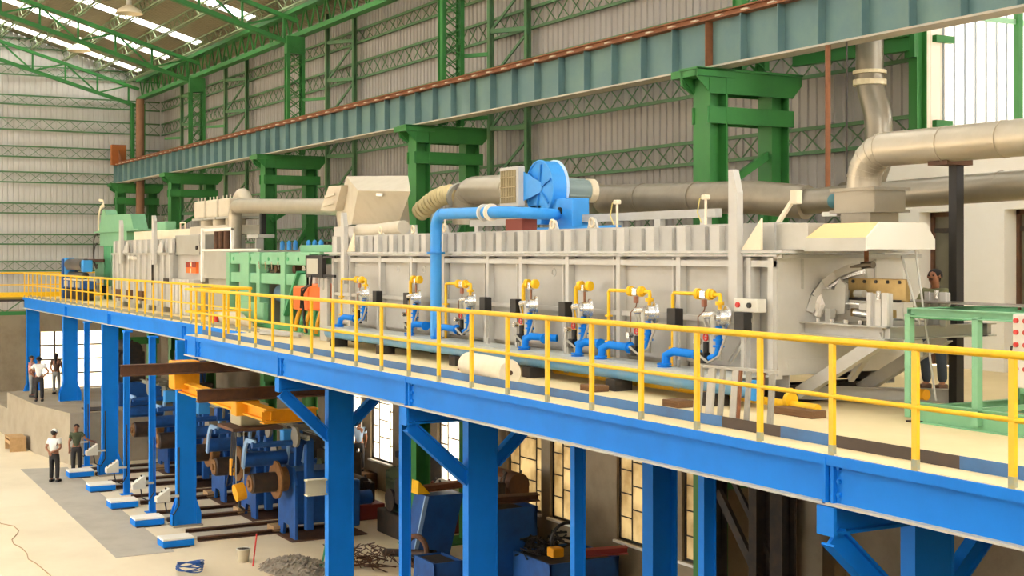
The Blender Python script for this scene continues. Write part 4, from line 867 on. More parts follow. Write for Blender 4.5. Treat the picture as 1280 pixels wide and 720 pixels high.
part('upper_console', MB().bbox(-34.0, -29.3, 12.6, 13.5, 7.8, 7.98, .02), MINT, t)
for i in range(6): part('roller', MB().cyl((-35.9 + .7 * i, 12.1, 7.36), (-35.9 + .7 * i, 13.4, 7.36), .11, 14), CHROME if i % 2 else RUSTD, t, True)
for i in range(8): part('bolt', MB().cyl((-37.6 + .75 * i, 11.98, 7.62), (-37.6 + .75 * i, 11.93, 7.62), .05, 8), MINTD, t)
for i in range(4): part('hand_lever', MB().bar((-35.2 + .5 * i, 11.9, 7.36), (-35.1 + .5 * i, 11.85, 7.55), .03), CHROME, t)
part('drive_motor', MB().cyl((-34.8, 12.4, 6.7), (-33.9, 12.4, 6.7), .25, 16), mat('motor_blue_grey', '5E7C94', .5), t, True)
part('stand_box', MB().bbox(-31.8, -31.2, 11.95, 12.5, 5.9, 7.5, .02), SILV, t)
for i, x in enumerate((-39.85, -39.25, -38.7, -37.6, -37.1, -36.6)):
    single('gas_bottle', MB().tube([(x, 14.2, 7.72), (x, 14.2, 8.1), (x, 14.2, 8.16)], [.07, .07, .03], 12), PIPEBLUE, 'thin blue bottle standing behind the green machine, ' + ['leftmost of six', 'second from left', 'third from left', 'third from right', 'second from right', 'rightmost of six'][i], 'bottle', smooth=True, group='blue bottles behind the green machine')
part('bottle_rack', MB().bbox(-40.1, -36.3, 14.0, 14.4, 7.3, 7.72, .02), MINT, t)
for x in (-40, -36.5): part('rack_leg', MB().box(x - .1, x + .1, 14, 14.4, PZ, 7.3), MINT, t)
part('bright_opening_sheet', MB().box(-35.0, -33.6, 13.25, 13.3, 6.5, 7.1), WHITE, t)  # white sheet standing for the brightness seen through an opening
# grey box section, chimney tanks
t = root('quench_box', 'large plain grey sheet box with a white edge left of the green machine', 'box', (-39, 12.6, PZ))
part('box', MB().bbox(-41.4, -36.2, 12.2, 13.8, 7.0, 7.86, .02), STEEL, t)
part('edge', MB().box(-41.5, -36.1, 12.15, 12.25, 7.84, 7.9).box(-41.55, -41.4, 12.15, 12.25, 6.9, 8.55), WHITE, t)
part('stand', MB().box(-41.2, -36.4, 12.3, 13.7, PZ, 7.0), STEEL, t)
part('open_cage', MB().box(-41.5, -38.6, 12.2, 12.28, 8.45, 8.53).box(-38.7, -38.6, 12.2, 12.28, 7.86, 8.5), WHITE, t)
for i in range(3): part('tube', MB().cyl((-41.0 + .5 * i, 12.5, 7.8), (-41.0 + .5 * i, 12.5, 8.45), .1, 10), RUSTD, t)
t = root('recuperator', 'beige bank of chimney tanks with studs beside the tall grey duct', 'tank', (-43.2, 13.2, PZ))
for i in range(3):
    x = -44.9 + 1.35 * i
    part('tank', MB().bbox(x, x + 1.15, 12.9, 13.9, 8.92, 9.5, .06), HOODM, t)
    for k in range(3): part('stud', MB().cyl((x + .2 + .38 * k, 13.0, 9.48), (x + .2 + .38 * k, 13.0, 9.6), .03, 6), HOODM, t)
    part('flange', MB().box(x - .06, x + 1.2, 12.85, 13.95, 8.86, 8.93), STEEL, t)
    part('neck', MB().cyl((x + .55, 13.3, 8.6), (x + .55, 13.3, 8.88), .32, 14), HOODM, t, True)
part('header_box', MB().bbox(-45.2, -40.9, 12.85, 13.9, 8.38, 8.66, .02), HOODM, t)
part('bend', MB().tube(arc((-41.9, 13.6, 9.15), (1, 0, 0), (0, 0, 1), .5, 0, 170, 10), .2, 16), HOODM, t, True)
part('stand', MB().box(-41.4, -41.0, 13.85, 14.0, PZ, 8.4), SILV, t)
t = root('smaller_furnace', 'smaller silver ribbed furnace at the far left end of the deck', 'furnace', (-47.5, 12.7, PZ))
part('body', MB().box(-52.4, -44.3, 12.0, 13.8, 6.0, 7.74), SILV, t)
part('lid', MB().box(-52.4, -44.3, 12.05, 13.8, 7.79, 8.26), SILV, t)
part('lid_flange', MB().box(-52.5, -44.32, 11.9, 13.9, 7.72, 7.79), STEEL, t)
for i in range(11):
    x = -52.3 + .8 * i
    part('rib', MB().box(x - .06, x + .06, 11.92, 12.02, 6.0, 7.72), SILVR, t)
    part('lid_rib', MB().box(x - .14, x + .14, 11.97, 12.06, 7.79, 8.24), SILVR, t)
for i in range(5): part('foot', MB().box(-52.2 + 1.9 * i, -51.3 + 1.9 * i, 12.05, 13.7, PZ, 6.02), SILV, t)
for x, h in ((-50.6, 9.0), (-45.9, 9.05)):
    part('guide_post', MB().prism([(x - .12, 7.4), (x + .12, 7.4), (x + .12, h - .2), (x, h), (x - .12, h)], 'y', 11.78, 11.9), SILVR, t)
    part('gusset', MB().prism([(x + .12, 7.8), (x + .9, 7.8), (x + .9, 8.25)], 'y', 11.85, 11.9), SILVR, t)
for x in (-51.4, -49.8, -48.2): part('opening', MB().box(x - .35, x + .35, 11.9, 12.0, 6.12, 6.45), RUSTD, t)
part('handle_bar', MB().bar((-46.3, 11.88, 7.55), (-46.3, 11.88, 6.7), .06), DARK, t)
for x in (-49.6, -49.0, -46.2): part('boss', MB().cyl((x, 12.0, 7.62), (x, 11.85, 7.62), .07, 10), WHITE, t)
t = root('furnace_vestibule', 'grey vestibule box with a red and orange warning plate', 'box', (-42.8, 12.4, PZ))
part('upper_box', MB().bbox(-44.3, -41.6, 12.1, 13.6, 7.72, 8.36, .02), STEEL, t)
part('lower_box', MB().box(-44.3, -41.6, 12.2, 13.6, PZ, 7.72), SILV, t)
for i in range(6): part('corrugation', MB().bbox(-44.2 + .44 * i, -43.9 + .44 * i, 11.95, 12.2, PZ, 6.95, .03), SILVR, t)
pl = part('warning_plate', MB().box(-43.0, -41.9, 12.1, 12.2, 7.15, 7.5), ORANGE, t)
part('plate_band', MB().box(-43.0, -42.6, 12.09, 12.1, 7.33, 7.5).box(-42.3, -41.9, 12.09, 12.1, 7.33, 7.5), mat('dark_red', '8E2A1E', .5), pl)
part('plate_mark', MB().box(-42.52, -42.38, 12.09, 12.1, 7.36, 7.48).box(-42.47, -42.43, 12.09, 12.1, 7.15, 7.3), CREAM, pl)
part('latch', MB().box(-45.0, -44.35, 11.9, 12.0, 6.85, 6.95), DARK, t)
part('vent', MB().disc((-41.75, 12.08, 7.95), (0, 1, 0), .07, .04, 10), DARK, t)
t = root('roof_box', 'long cream box on top of the smaller furnace', 'box', (-48.5, 13.2, 8.3))
part('box', MB().bbox(-53.5, -45.2, 13.0, 13.9, 8.28, 8.62, .02), CREAM, t)
part('unit', MB().bbox(-51.6, -49.6, 13.2, 13.6, 8.62, 8.95, .03), MINT, t)
part('rail', MB().tube([(-47.6, 13.2, 8.6), (-47.6, 13.2, 8.85), (-47, 13.2, 8.85), (-47, 13.2, 8.6)], .03, 6), CREAM, t)
part('hook', MB().tube([(-50.6, 13.4, 8.93), (-50.4, 13.4, 9.12), (-50.2, 13.4, 9.17)], .04, 6), DUCT, t)
# green press and roll stand at far left
t = root('hydraulic_press', 'mint green press with domed hood and curved guard at the far left of the deck', 'press', (-54.5, 12.8, PZ))
mb = MB().prism([(-57.4, 8.55), (-51.2, 8.55), (-51.7, 9.15), (-55.6, 9.2), (-56.6, 9.05)], 'y', 12.3, 13.6)
part('head', mb, MINT, t)
part('dome', MB().disc((-56.3, 12.9, 8.9), (0, 1, 0), .55, 1.1, 20), MINT, t, True)
part('guard', MB().tube(arc((-56.3, 12.25, 8.85), (1, 0, 0), (0, 0, 1), .75, 75, 200, 8), .08, 8), CREAM, t, True)
part('hook', MB().tube([(-56.1, 12.3, 9.55), (-56.3, 12.3, 9.8), (-57.0, 12.3, 9.85)], .05, 8), CREAM, t, True)
part('body', MB().bbox(-56.9, -52.3, 12.3, 13.7, 7.95, 8.5, .03), MINT, t)
part('shelf', MB().box(-57.6, -50.2, 12.1, 13.8, 8.5, 8.56), MINT, t)
part('side', MB().bbox(-56.2, -52.6, 12.3, 13.6, PZ, 7.95, .03), MINTD, t)
for i in range(5): part('rib', MB().box(-54.8 + .5 * i, -54.7 + .5 * i, 12.2, 12.3, 6.2, 7.9), MINT, t)
part('ram_box', MB().bbox(-57.6, -56.0, 12.2, 13.0, 6.7, 7.3, .03), MINT, t)
for r, zc in ((.65, 7.8), (.5, 7.55)): part('hose', MB().tube(arc((-57.3, 12.2, zc), (1, 0, 0), (0, 0, 1), r, 80, 290, 10), .05, 8), DARK, t, True)
part('beam', MB().box(-58.6, -55.9, 12.1, 12.25, 7.3, 7.42), RUSTD, t)
for i in range(4): part('valve', MB().bbox(-56.9 + .9 * i, -56.5 + .9 * i, 12.0, 12.3, 6.0, 6.35, .02), DARK if i % 2 else CREAM, t)
t.location = (-58.6, 13.6, PZ); t.scale = (1.07, .45, 1.07)
t = root('pinch_roll_stand', 'blue framed stand with big steel rollers at the far left of the deck', 'machine', (-60, 12.4, PZ))
part('roller', MB().cyl((-61.6, 12.2, 7.3), (-58.4, 12.2, 7.3), .26, 18), mat('roller_steel', '6E6660', .3, metal=.7), t, True)
part('roller', MB().cyl((-61.6, 12.2, 6.85), (-58.4, 12.2, 6.85), .14, 14), mat('roller_steel', '6E6660'), t, True)
part('bearing', MB().bbox(-62.1, -61.6, 12.0, 12.4, 6.7, 7.6, .04), PIPEBLUE, t); part('bearing', MB().bbox(-58.4, -58.0, 12.0, 12.4, 7.0, 7.5, .04), PIPEBLUE, t)
part('frame', MB().bbox(-62.3, -61.9, 11.95, 12.6, PZ, 7.55, .03), BLUE2, t)
part('cross_frame', MB().bbox(-61.9, -57.8, 11.95, 12.5, 6.3, 6.62, .03), BLUE2, t)
part('plate', MB().box(-61.0, -58.2, 11.8, 12.6, 6.64, 6.7), CREAM, t)
part('legs', MB().box(-61.8, -58.2, 12.1, 12.5, PZ, 6.3), DARK, t)
for i in range(3): part('block', MB().bbox(-61.2 + 1.2 * i, -60.8 + 1.2 * i, 11.85, 12.1, 6.35, 6.6, .02), GREYB, t)
single('bundle', MB().tube([(-37.3, 11.35, PZ + .12), (-36.6, 11.3, PZ + .2), (-35.4, 11.35, PZ + .2), (-34.4, 11.4, PZ + .1)], [.08, .2, .22, .06], 10), mat('dirty_cloth', 'C9BDA4', 1, bump=.8, bscale=6), 'heap of pale cloth on the deck near the step in the railing', 'cloth', smooth=True)
single('red_box', MB().bbox(-36.9, -36.3, 11.02, 11.1, PZ, PZ + .32, .02), RED, 'small red box behind the railing near the deck step', 'box')
for i, (a, b) in enumerate((((-32.6, 11.0, 5.85), (-29.9, 11.15, 5.88)), ((-31.6, 10.7, 5.84), (-29.7, 11.0, 5.86)))):
    single('loose_pipe', MB().cyl(a, b, .04, 8), SILV, 'loose grey pipe on the deck before the orange cover, ' + ('rear' if i == 0 else 'front') + ' one', 'pipe')
# ================================================================== GROUND LEVEL
struct('plinth', MB().box(-60.8, -51.5, 10.2, 16.2, 0, 1.9), PLIN)
struct('plinth_step', MB().prism([(-60.8, 9.45), (-55.3, 9.6), (-51.5, 10.2), (-60.8, 10.2)], 'z', 0, 1.9), PLIN)
struct('plinth_lower', MB().box(XE, -60.8, 9.45, 16.2, 0, 1.2), PLIN)
single('floor_hatch', MB().box(-53.0, -51.8, 10.9, 11.9, 1.9, 1.93), DARK, 'dark hatch plate in the top of the concrete plinth', 'hatch')
t = root('wooden_crate', 'small rough wooden crate on the floor at the left edge, before the plinth', 'crate', (-56.6, 9.1, 0))
part('top', MB().box(-57.2, -56.0, 8.8, 9.42, .5, .56), PALEW, t)
for x in (-57.15, -56.05): part('side', MB().box(x - .05, x + .05, 8.8, 9.42, 0, .5), PALEW, t)
part('back', MB().box(-57.1, -56.1, 9.36, 9.41, .0, .5), WOOD, t)
part('rail', MB().box(-57.1, -56.1, 8.8, 8.85, .3, .42), PALEW, t)
# floor rails and cement strips across the aisle
for i, X in enumerate((-36.4, -39.5, -42.6, -45.8, -48.9)):
    nm = ['nearest the camera', 'second from the camera', 'third from the camera', 'fourth from the camera', 'nearest the plinth'][i]
    t = root('floor_track', 'pair of dark steel floor tracks leading to a blue decoiler, ' + nm, 'track', (X, 12, 0))
    for dx in (-.9, .25): part('rail', MB().ch((X + dx, 10.5, .06), (X + dx, 15, .06), .12, .16, .02), RUSTD, t)
    part('cover_strip', MB().box(X - .7, X + .05, 10.3, 14.6, 0, .05), STRIPM, t)
    part('end_block', MB().box(X - .2, X + .3, 12.6, 13.0, .05, .2), PALEW, t)
# foot switch boxes
for i, (X, Y) in enumerate(((-35.9, 9.83), (-39.06, 9.87), (-42.16, 9.9), (-45.5, 9.98), (-48.7, 9.97))):
    nm = ['nearest the camera, bottom of the row', 'second from the camera', 'middle one of five', 'fourth from the camera', 'farthest, at the feet of the man in green'][i]
    t = root('floor_box', 'blue floor box with a white lid, ' + nm, 'box', (X, Y, 0), 'blue floor boxes along the machine line')
    part('base', MB().bbox(X - .3, X + .3, Y - .42, Y + .42, .03, .2, .02), BLUE, t)
    part('lid', MB().bbox(X - .3, X + .3, Y - .42, Y + .42, .2, .26, .02), WHITE, t)
    part('skid', MB().box(X - .35, X + .35, Y - .38, Y + .3, 0, .03), DARK, t)
# push button stations
for i, (X, Y) in enumerate(((-38.2, 10.25), (-40.75, 10.2), (-44.15, 10.2), (-48.3, 10.45), (-50.85, 10.4))):
    nm = ['on the column below the hoist beam', 'on the slim post left of the hoist beam', 'on the second slim post from the plinth', 'on the column beside the plinth', 'beside the man in green'][i]
    t = root('control_box', 'pale grey sloping push button box ' + nm, 'control', (X, Y, .8), 'push button boxes on the posts')
    Z = .78
    part('box', MB().prism([(Y - .36, Z + .0), (Y + .02, Z), (Y + .02, Z + .38), (Y - .0, Z + .38), (Y - .36, Z + .14)], 'x', X - .12, X + .14), GREYB, t)
    for k in range(3): part('button', MB().cyl((X - .02, Y - .28 + .11 * k, Z + .19 + .08 * k), (X - .02, Y - .31 + .11 * k, Z + .215 + .08 * k), .022, 8), DARK, t)
    part('cable', MB().tube([(X, Y - .1, Z), (X, Y - .05, Z - .3), (X, Y + .15, Z - .4), (X, Y + .3, Z - .15), (X, Y + .3, Z + 1.5)], .02, 6), BLACK, t)
    part('arm', MB().box(X - .03, X + .03, Y, Y + .3, Z + .1, Z + .16), GREYB, t)
# decoilers
def decoiler():
    X, Y = 0, 0
    t = root('decoiler', 'x', 'machine', (0, 0, 0), 'blue decoilers in a row')
    for y in (.55, 1.9):
        pl = [(-.75, 0), (-.4, 0), (-.32, .35), (.1, .35), (.2, 0), (.6, 0), (.6, 1.5), (.35, 1.95), (-.45, 1.95), (-.75, 1.4)]
        part('side_plate', MB().prism(pl, 'y', y, y + .08), BLUE2, t)
    part('housing', MB().bbox(-.55, .45, .63, 1.9, .4, 1.85, .04), BLUE2, t)
    part('gear_case', MB().bbox(-.6, .5, 1.98, 2.5, .2, 1.5, .06), BLUE2, t)
    part('mandrel', MB().tube([(0, -.5, 1.55), (0, -.47, 1.55), (0, .2, 1.55)], [.24, .27, .27], 18), DRUM, t, True)
    part('mandrel_end', MB().disc((0, -.51, 1.55), (0, 1, 0), .23, .05, 18).disc((0, -.55, 1.55), (0, 1, 0), .1, .08, 12), DRUMEND, t)
    part('back_flange', MB().disc((0, .22, 1.6), (0, 1, 0), .52, .06, 20).disc((0, .35, 1.6), (0, 1, 0), .33, .3, 18), DRUMEND, t)
    part('hold_down_roll', MB().cyl((-.3, -.6, 2.15), (-.3, .6, 2.15), .2, 16), BLUE2, t, True)
    for y in (-.62, .62):
        part('arm', MB().bar((-.3, y, 1.95), (-.1, y, 2.55), .06, .16).bar((-.1, y, 2.55), (.1, y, 2.75), .06, .16).bar((.1, y, 2.75), (.75, y, 2.75), .06, .12), mat('pale_blue_arm', '8FB2D6', .5), t)
    part('arm_pivot', MB().cyl((.7, -.7, 2.68), (.7, 1.0, 2.68), .08, 12).box(.6, .8, .8, 1.0, .3, 2.7), BLUE2, t)
    part('guide_wheel', MB().disc((-.5, .35, 2.3), (0, 1, 0), .26, .06, 18), mat('wheel_grey', '8E8A7C', .5, metal=.3), t)
    part('cylinder', MB().cyl((-.5, 1.2, 1.95), (-.2, 1.2, 2.6), .07, 10), mat('pale_blue_arm', '8FB2D6'), t)
    part('motor', MB().cyl((.0, 2.5, .9), (0, 3.0, .9), .2, 14), BLUE2, t, True)
    part('pad', MB().box(-.85, .75, .4, 2.6, 0, .03), RUSTD, t)
    return t
dl = ['nearest the camera, its rusty drum beside the rubble heap column', 'second from the camera, behind the yellow hook block', 'third from the camera, with a dark drum', 'fourth from the camera', 'fifth from the camera, before the plinth']
d0 = decoiler()
for i, X in enumerate((-35.5, -38.8, -41.8, -45.1, -48.4)):
    lab = 'blue decoiler with horizontal drum, ' + dl[i]; p = (X, 12.25, 0.0)
    if i == 0: d0.location = p; d0['label'] = lab; BASE[d0.name] = p
    else: dup(d0, p, lab)
# guide line above the decoilers
t = root('guide_line', 'long pale wire guide channel running over the row of decoilers', 'guide', (-42, 12.8, 2.9))
for y in (12.9, 13.5): part('channel', MB().ch((-52, y, 2.95), (-34.2, y, 2.85), .12, .1), mat('dull_channel', 'A2A294', .6), t)
for i in range(10): part('roller', MB().cyl((-51 + 1.75 * i, 12.85, 3.02), (-51 + 1.75 * i, 13.55, 3.01), .09, 10), mat('wheel_grey', '8E8A7C'), t)
for x in (-50.0, -46.75, -43.45, -40.3, -37.1, -34.4): part('support', MB().box(x - .1, x + .1, 13.6, 13.8, 0, 2.9), BLUE2, t)
for i in range(8):
    part('wheel', MB().disc((-50 + 2.2 * i, 12.7, 2.85), (0, 1, .0), .27, .07, 18), mat('wheel_grey', '8E8A7C'), t)
    part('blue_clamp', MB().bbox(-49.3 + 2.0 * i, -49.0 + 2.0 * i, 12.5, 12.9, 2.6, 3.0, .03), PIPEBLUE if i % 2 else BLUE2, t)
# dark machines further behind
random.seed(3)
def dark_machine(name, X, Y, lab, m, w_=1.6, d_=1.2, h_=2.4, m2=DARK, z=0, seed=0):
    R = random.Random(seed); t = root(name, lab, 'machine', (X, Y, z))
    part('base', MB().bbox(X - w_ / 2, X + w_ / 2, Y - d_ / 2, Y + d_ / 2, z, z + h_ * .35, .04), m, t)
    part('body', MB().bbox(X - w_ * .3, X + w_ * .35, Y - d_ * .35, Y + d_ * .35, z + h_ * .35, z + h_ * .8, .05), m2, t)
    part('head', MB().cyl((X - w_ * .4, Y, z + h_ * .82), (X + w_ * .4, Y, z + h_ * .82), h_ * .13, 16), m2, t, True)
    part('wheel', MB().disc((X + w_ * .2, Y - d_ * .55, z + h_ * .55), (0, 1, 0), h_ * .16, .08, 18), m, t)
    for k in range(5):
        x = X + R.uniform(-.45, .45) * w_; y = Y + R.uniform(-.5, .3) * d_
        part('pipe', MB().tube([(x, y, z + h_ * .3), (x + R.uniform(-.2, .2), y - .1, z + h_ * .7), (x + R.uniform(-.4, .4), y, z + h_ * .95)], .035, 6), DARK if k % 2 else m, t)
        part('fitting', MB().bbox(x - .1, x + .12, y - .2, y, z + h_ * R.uniform(.3, .8), z + h_ * R.uniform(.82, .95), .02), [GREYB, DARK, m, RUSTD, m2][k], t)
    return t
dark_machine('winding_machine', -54.0, 12.9, 'dark blue winding machine on the plinth before the bright window', BLUE2, 2.4, 1.3, 2.6, DARK, 1.9, 1)
dark_machine('winding_machine', -52.8, 15.0, 'dark machine at the back of the plinth', DARK, 2.0, 1.3, 2.4, BLUE2, 1.9, 2)
dark_machine('bench_machine', -40.5, 16.3, 'dark green machine below the window with the two men', mat('dark_green', '3E4A30', .6), 2.2, 1.4, 1.9, DARK, 0, 3)
dark_machine('bench_machine', -37.6, 15.6, 'machine with a red base at the foot of the slim middle post', mat('dull_red', '8E3A34', .6), 2.0, 1.2, 1.3, DARK, 0, 4)
dark_machine('bench_machine', -36.4, 17.2, 'rust brown machine behind the tilted blue bin', RUSTD, 2.0, 1.2, 2.2, DARK, 0, 5)
dark_machine('bench_machine', -43.5, 16.3, 'dark blue machine behind the row of decoilers', BLUE2, 1.5, 1.4, 2.6, DARK, 0, 6)
dark_machine('bench_machine', -34.4, 17.2, 'small machine with a red striped side next to the green crane column', mat('dull_red', '8E3A34'), 1.5, 1.0, 1.4, GREYB, 0, 7)
dark_machine('bench_machine', -34.3, 15.7, 'tangled dark machine between the thick blue column and the slim middle post', DARK, 1.5, .9, 1.9, mat('dark_green', '3E4A30'), 0, 8)
dark_machine('bench_machine', -30.6, 17.0, 'dark machine behind the bin in front of the far bright window', DARK, 1.4, 1.0, 2.3, RUSTD, 0, 9)
# grey transformer box in the air
t = root('trolley_hoist', 'grey box electric trolley hoist hanging under the yellow hoist beam', 'hoist', (-36.00, 11.7, 2.9))
part('box', MB().bbox(-36.50, -35.60, 11.5, 12.3, 3.1, 3.68, .03), mat('cream_grey', 'B9B08E', .5), t)
part('frame', MB().box(-36.70, -35.30, 11.2, 12.6, 3.0, 3.08), RUSTD, t)
part('wheel', MB().disc((-36.20, 11.45, 3.78), (0, 1, 0), .12, .06, 12).disc((-35.80, 11.45, 3.78), (0, 1, 0), .12, .06, 12), DARK, t)
for i in range(4): part('cable', MB().tube([(-35.90 + .1 * i, 11.4, 3.0), (-35.95 + .08 * i, 11.35, 2.2 - .1 * i), (-35.90, 11.4, 1.8)], .015, 6), BLACK, t)
part('pendant', MB().bbox(-35.95, -35.80, 11.3, 11.42, 1.75, 2.2, .02), YELD, t)
part('pendant_cable', MB().tube([(-35.87, 11.36, 2.2), (-35.70, 11.3, 1.6), (-35.90, 11.2, 1.45), (-36.10, 11.36, 1.9), (-36.00, 11.4, 3.0)], .015, 6), BLACK, t)
t = root('hook_block', 'yellow hook block hanging on chains above the floor tracks', 'hook', (-36.35, 11.8, .6))
part('cheek', MB().disc((-36.35, 11.72, 1.2), (0, 1, .2), .24, .26, 18), YELD, t)
part('hook', MB().tube([(-36.35, 11.72, 1.0), (-36.35, 11.72, .8), (-36.35, 11.85, .7), (-36.35, 11.72, .62), (-36.35, 11.6, .7)], .04, 8), DARK, t)
part('chain', MB().cyl((-36.35, 11.62, 1.4), (-36.35, 11.62, 3.05), .014, 6).cyl((-36.35, 11.84, 1.4), (-36.35, 11.84, 3.05), .014, 6), STEEL, t)
t = root('hoist_beam', 'orange yellow hoist girder slung under the deck between two rusty beams', 'beam', (-36.5, 11.7, 3.7))
part('girder', MB().ib((-36.9, 10.3, 4.12), (-29.6, 10.3, 4.08), .3, .26, .04, .03), YELD, t)
part('end_carriage', MB().bbox(-36.9, -36.3, 9.9, 10.6, 4.1, 4.86, .03), YELD, t)
part('end_carriage', MB().bbox(-31.7, -31.3, 10.0, 10.6, 3.9, 4.25, .03), YELD, t)
part('cross_end', MB().ib((-29.7, 10.1, 4.05), (-29.7, 11.4, 4.05), .3, .3, .03, .03), YELD, t)
for X, Y, Z, l in ((-36.0, 8.4, 4.7, 'far'), (-31.4, 9.1, 4.42, 'near')):
    single('runway_beam', MB().ib((X, Y, Z), (X, 17.6, Z), .3, .22, .035, .03), RUSTD, 'dark rusty runway beam sticking out under the deck at the yellow hoist girder, %s one' % l, 'beam')
# loose things on the ground, near part
random.seed(11)
rb = MB()
for i in range(420):
    a = random.random() * 6.283; r = 1.05 * math.sqrt(random.random()); x = -31.9 + r * 1.15 * math.cos(a); y = 11.7 + r * .8 * math.sin(a); z = max(0, .3 * (1 - r / 1.05)); s = random.uniform(.03, .09)
    rb.add([(x + s * random.uniform(-1, 1) * k[0], y + s * random.uniform(.5, 1) * k[1], z + s * random.uniform(.5, 1) * k[2]) for k in ((1, 1, 0), (-1, 1, 0), (-1, -1, 0), (1, -1, 0), (.4, .3, 1))], [(0, 1, 2, 3), (0, 1, 4), (1, 2, 4), (2, 3, 4), (3, 0, 4)])
rb.add([(-31.9 + 1.15 * math.cos(k * .524), 11.7 + .8 * math.sin(k * .524), 0) for k in range(12)] + [(-31.9, 11.7, .28)], [(k, (k + 1) % 12, 12) for k in range(12)])
single('rubble_heap', rb, mat('grey_rubble', 'A59C8C', .95, dirt='7C7264', amt=.7, scale=5), 'heap of grey rubble on the floor beside the thick blue column', 'rubble', kind='stuff')
t = root('bucket', 'small pale bucket on the floor in front of the decoilers', 'bucket', (-33.2, 10.8, 0))
part('shell', MB().tube([(-33.2, 10.8, 0), (-33.2, 10.8, .33)], [.13, .17], 16), mat('bucket_grey', 'BDB296', .7), t, True)
part('rim', MB().tube(arc((-33.2, 10.8, .33), (1, 0, 0), (0, 1, 0), .17, 0, 360, 16), .015, 6, False), GREYB, t); part('inside', MB().disc((-33.2, 10.8, .325), (0, 0, 1), .155, .01, 16), DARK, t)
single('marker_rod', MB().cyl((-32.6, 10.85, 0), (-32.6, 10.95, .8), .02, 8), RED, 'thin red rod standing by the rubble heap', 'rod')
t = root('hand_trolley', 'green tubular hand trolley leaning behind the rubble heap', 'trolley', (-31.6, 12.6, 0))
for x in (-31.85, -31.45): part('tube', MB().tube([(x, 12.4, .1), (x, 12.55, .9), (x, 12.7, 1.25)], .025, 8), MINTD, t)
for z in (.35, .95): part('rung', MB().cyl((-31.85, 12.45 + z * .15, z), (-31.45, 12.45 + z * .15, z), .02, 8), MINTD, t)
part('toe_plate', MB().box(-31.9, -31.4, 12.15, 12.42, .04, .08), MINTD, t)
wc = MB()
for k in range(7): wc.tube(arc((-32.7, 9.3, .12 + .02 * k), (1, 0, .2 * (k - 3) / 3), (0, 1, .15 * (k % 3 - 1)), .3 + .015 * (k % 3), 0, 360, 20), .014, 5, False)
single('wire_coil', wc, BLUE2, 'coil of blue wire lying on the floor at the bottom edge', 'coil')
fp = [(-43, 5.9, .012), (-41.25, 6.25, .012), (-40.7, 6.5, .012), (-40.0, 6.52, .012), (-39.5, 6.4, .012), (-38.8, 6.15, .012), (-38.2, 6.1, .012), (-37.5, 6.2, .012), (-36.8, 6.2, .012), (-36.1, 6.12, .012), (-35.5, 6.2, .012), (-34.1, 6.27, .012), (-33, 6.2, .012)]
single('floor_cable', MB().tube(fp, .013, 5), mat('brown_cable', 'B08C62', .7), 'thin brown cable snaking over the pale floor at lower left', 'cable')
# blue skips and scrap under the deck
t = root('tilted_bin', 'tall blue sheet bin tipped on its edge between the blue posts', 'bin', (-32, 15.2, 0))
q = [(14.55, .1), (15.55, .05), (15.95, 1.6), (14.9, 1.62)]
part('shell', MB().prism(q, 'x', -31.8, -31.1), BLUE2, t); part('edge', MB().bar((-31.08, 14.55, .1), (-31.08, 14.9, 1.62), .06, .1), mat('pale_blue_arm', '8FB2D6'), t)
part('foot_ring', MB().disc((-31.5, 15.0, .05), (0, 0, 1), .6, .08, 18), RUSTD, t)
single('yellow_clamp', MB().prism([(14.75, 1.64), (15.1, 1.64), (14.78, 1.98)], 'x', -31.7, -31.3), YEL, 'yellow triangular clamp lying on the tilted blue bin', 'clamp')
single('scrap_beam', MB().ib((-31.6, 15.05, 1.72), (-31.4, 16.1, 1.8), .16, .3), RUST, 'short rusty beam lying on the tilted blue bin', 'beam')
def skip(X, Y, w_, d_, h_, lab):
    t = root('blue_skip', lab, 'bin', (X, Y, 0))
    q = [(Y - d_ / 2 + .1, .05), (Y + d_ / 2 - .1, .05), (Y + d_ / 2, h_), (Y - d_ / 2, h_)]
    part('wall', MB().prism(q, 'x', X - w_ / 2, X - w_ / 2 + .04), BLUE2, t); part('wall', MB().prism(q, 'x', X + w_ / 2 - .04, X + w_ / 2), BLUE2, t)
    part('wall', MB().box(X - w_ / 2, X + w_ / 2, Y - d_ / 2 + .02, Y - d_ / 2 + .08, .05, h_), BLUE2, t); part('wall', MB().box(X - w_ / 2, X + w_ / 2, Y + d_ / 2 - .08, Y + d_ / 2 - .02, .05, h_), BLUE2, t)
    part('floor_plate', MB().box(X - w_ / 2, X + w_ / 2, Y - d_ / 2, Y + d_ / 2, 0, .06), BLUE2, t)
    part('load', MB().bbox(X - w_ / 2 + .05, X + w_ / 2 - .05, Y - d_ / 2 + .1, Y + d_ / 2 - .1, h_ * .6, h_ * .95, .05), DARK, t)
    return t
skip(-28.6, 15.7, 1.2, 1.3, 1.75, 'dark blue skip behind the thick blue column')
skip(-27.2, 16.6, 1.8, 1.9, .75, 'low blue skip with black scrap under the lit windows')
skip(-29.2, 14.3, 1.1, .8, .5, 'small blue skip at the bottom edge in front of the tilted bin')
single('scrap_beam', MB().ib((-28.9, 15.0, 1.84), (-28.4, 16.6, 1.88), .16, .4), RUSTD, 'rusty beam lying across the dark blue skip', 'beam')
single('scrap_beam', MB().ib((-26.6, 16.7, .85), (-26.2, 17.7, .9), .16, .25), mat('dull_red', '8E3A34'), 'red brown beam lying on the low skip', 'beam')
t = root('hose_reel', 'black hose looping up from the low skip beside the slim post', 'hose', (-26.9, 16.3, .8))
part('hose', MB().tube(arc((-26.9, 16.5, 1.1), (.2, .9, 0), (0, 0, 1), .42, -60, 220, 14), .04, 8), BLACK, t); part('grip', MB().bbox(-27.0, -26.7, 16.0, 16.3, .78, 1.0, .03), YELD, t)
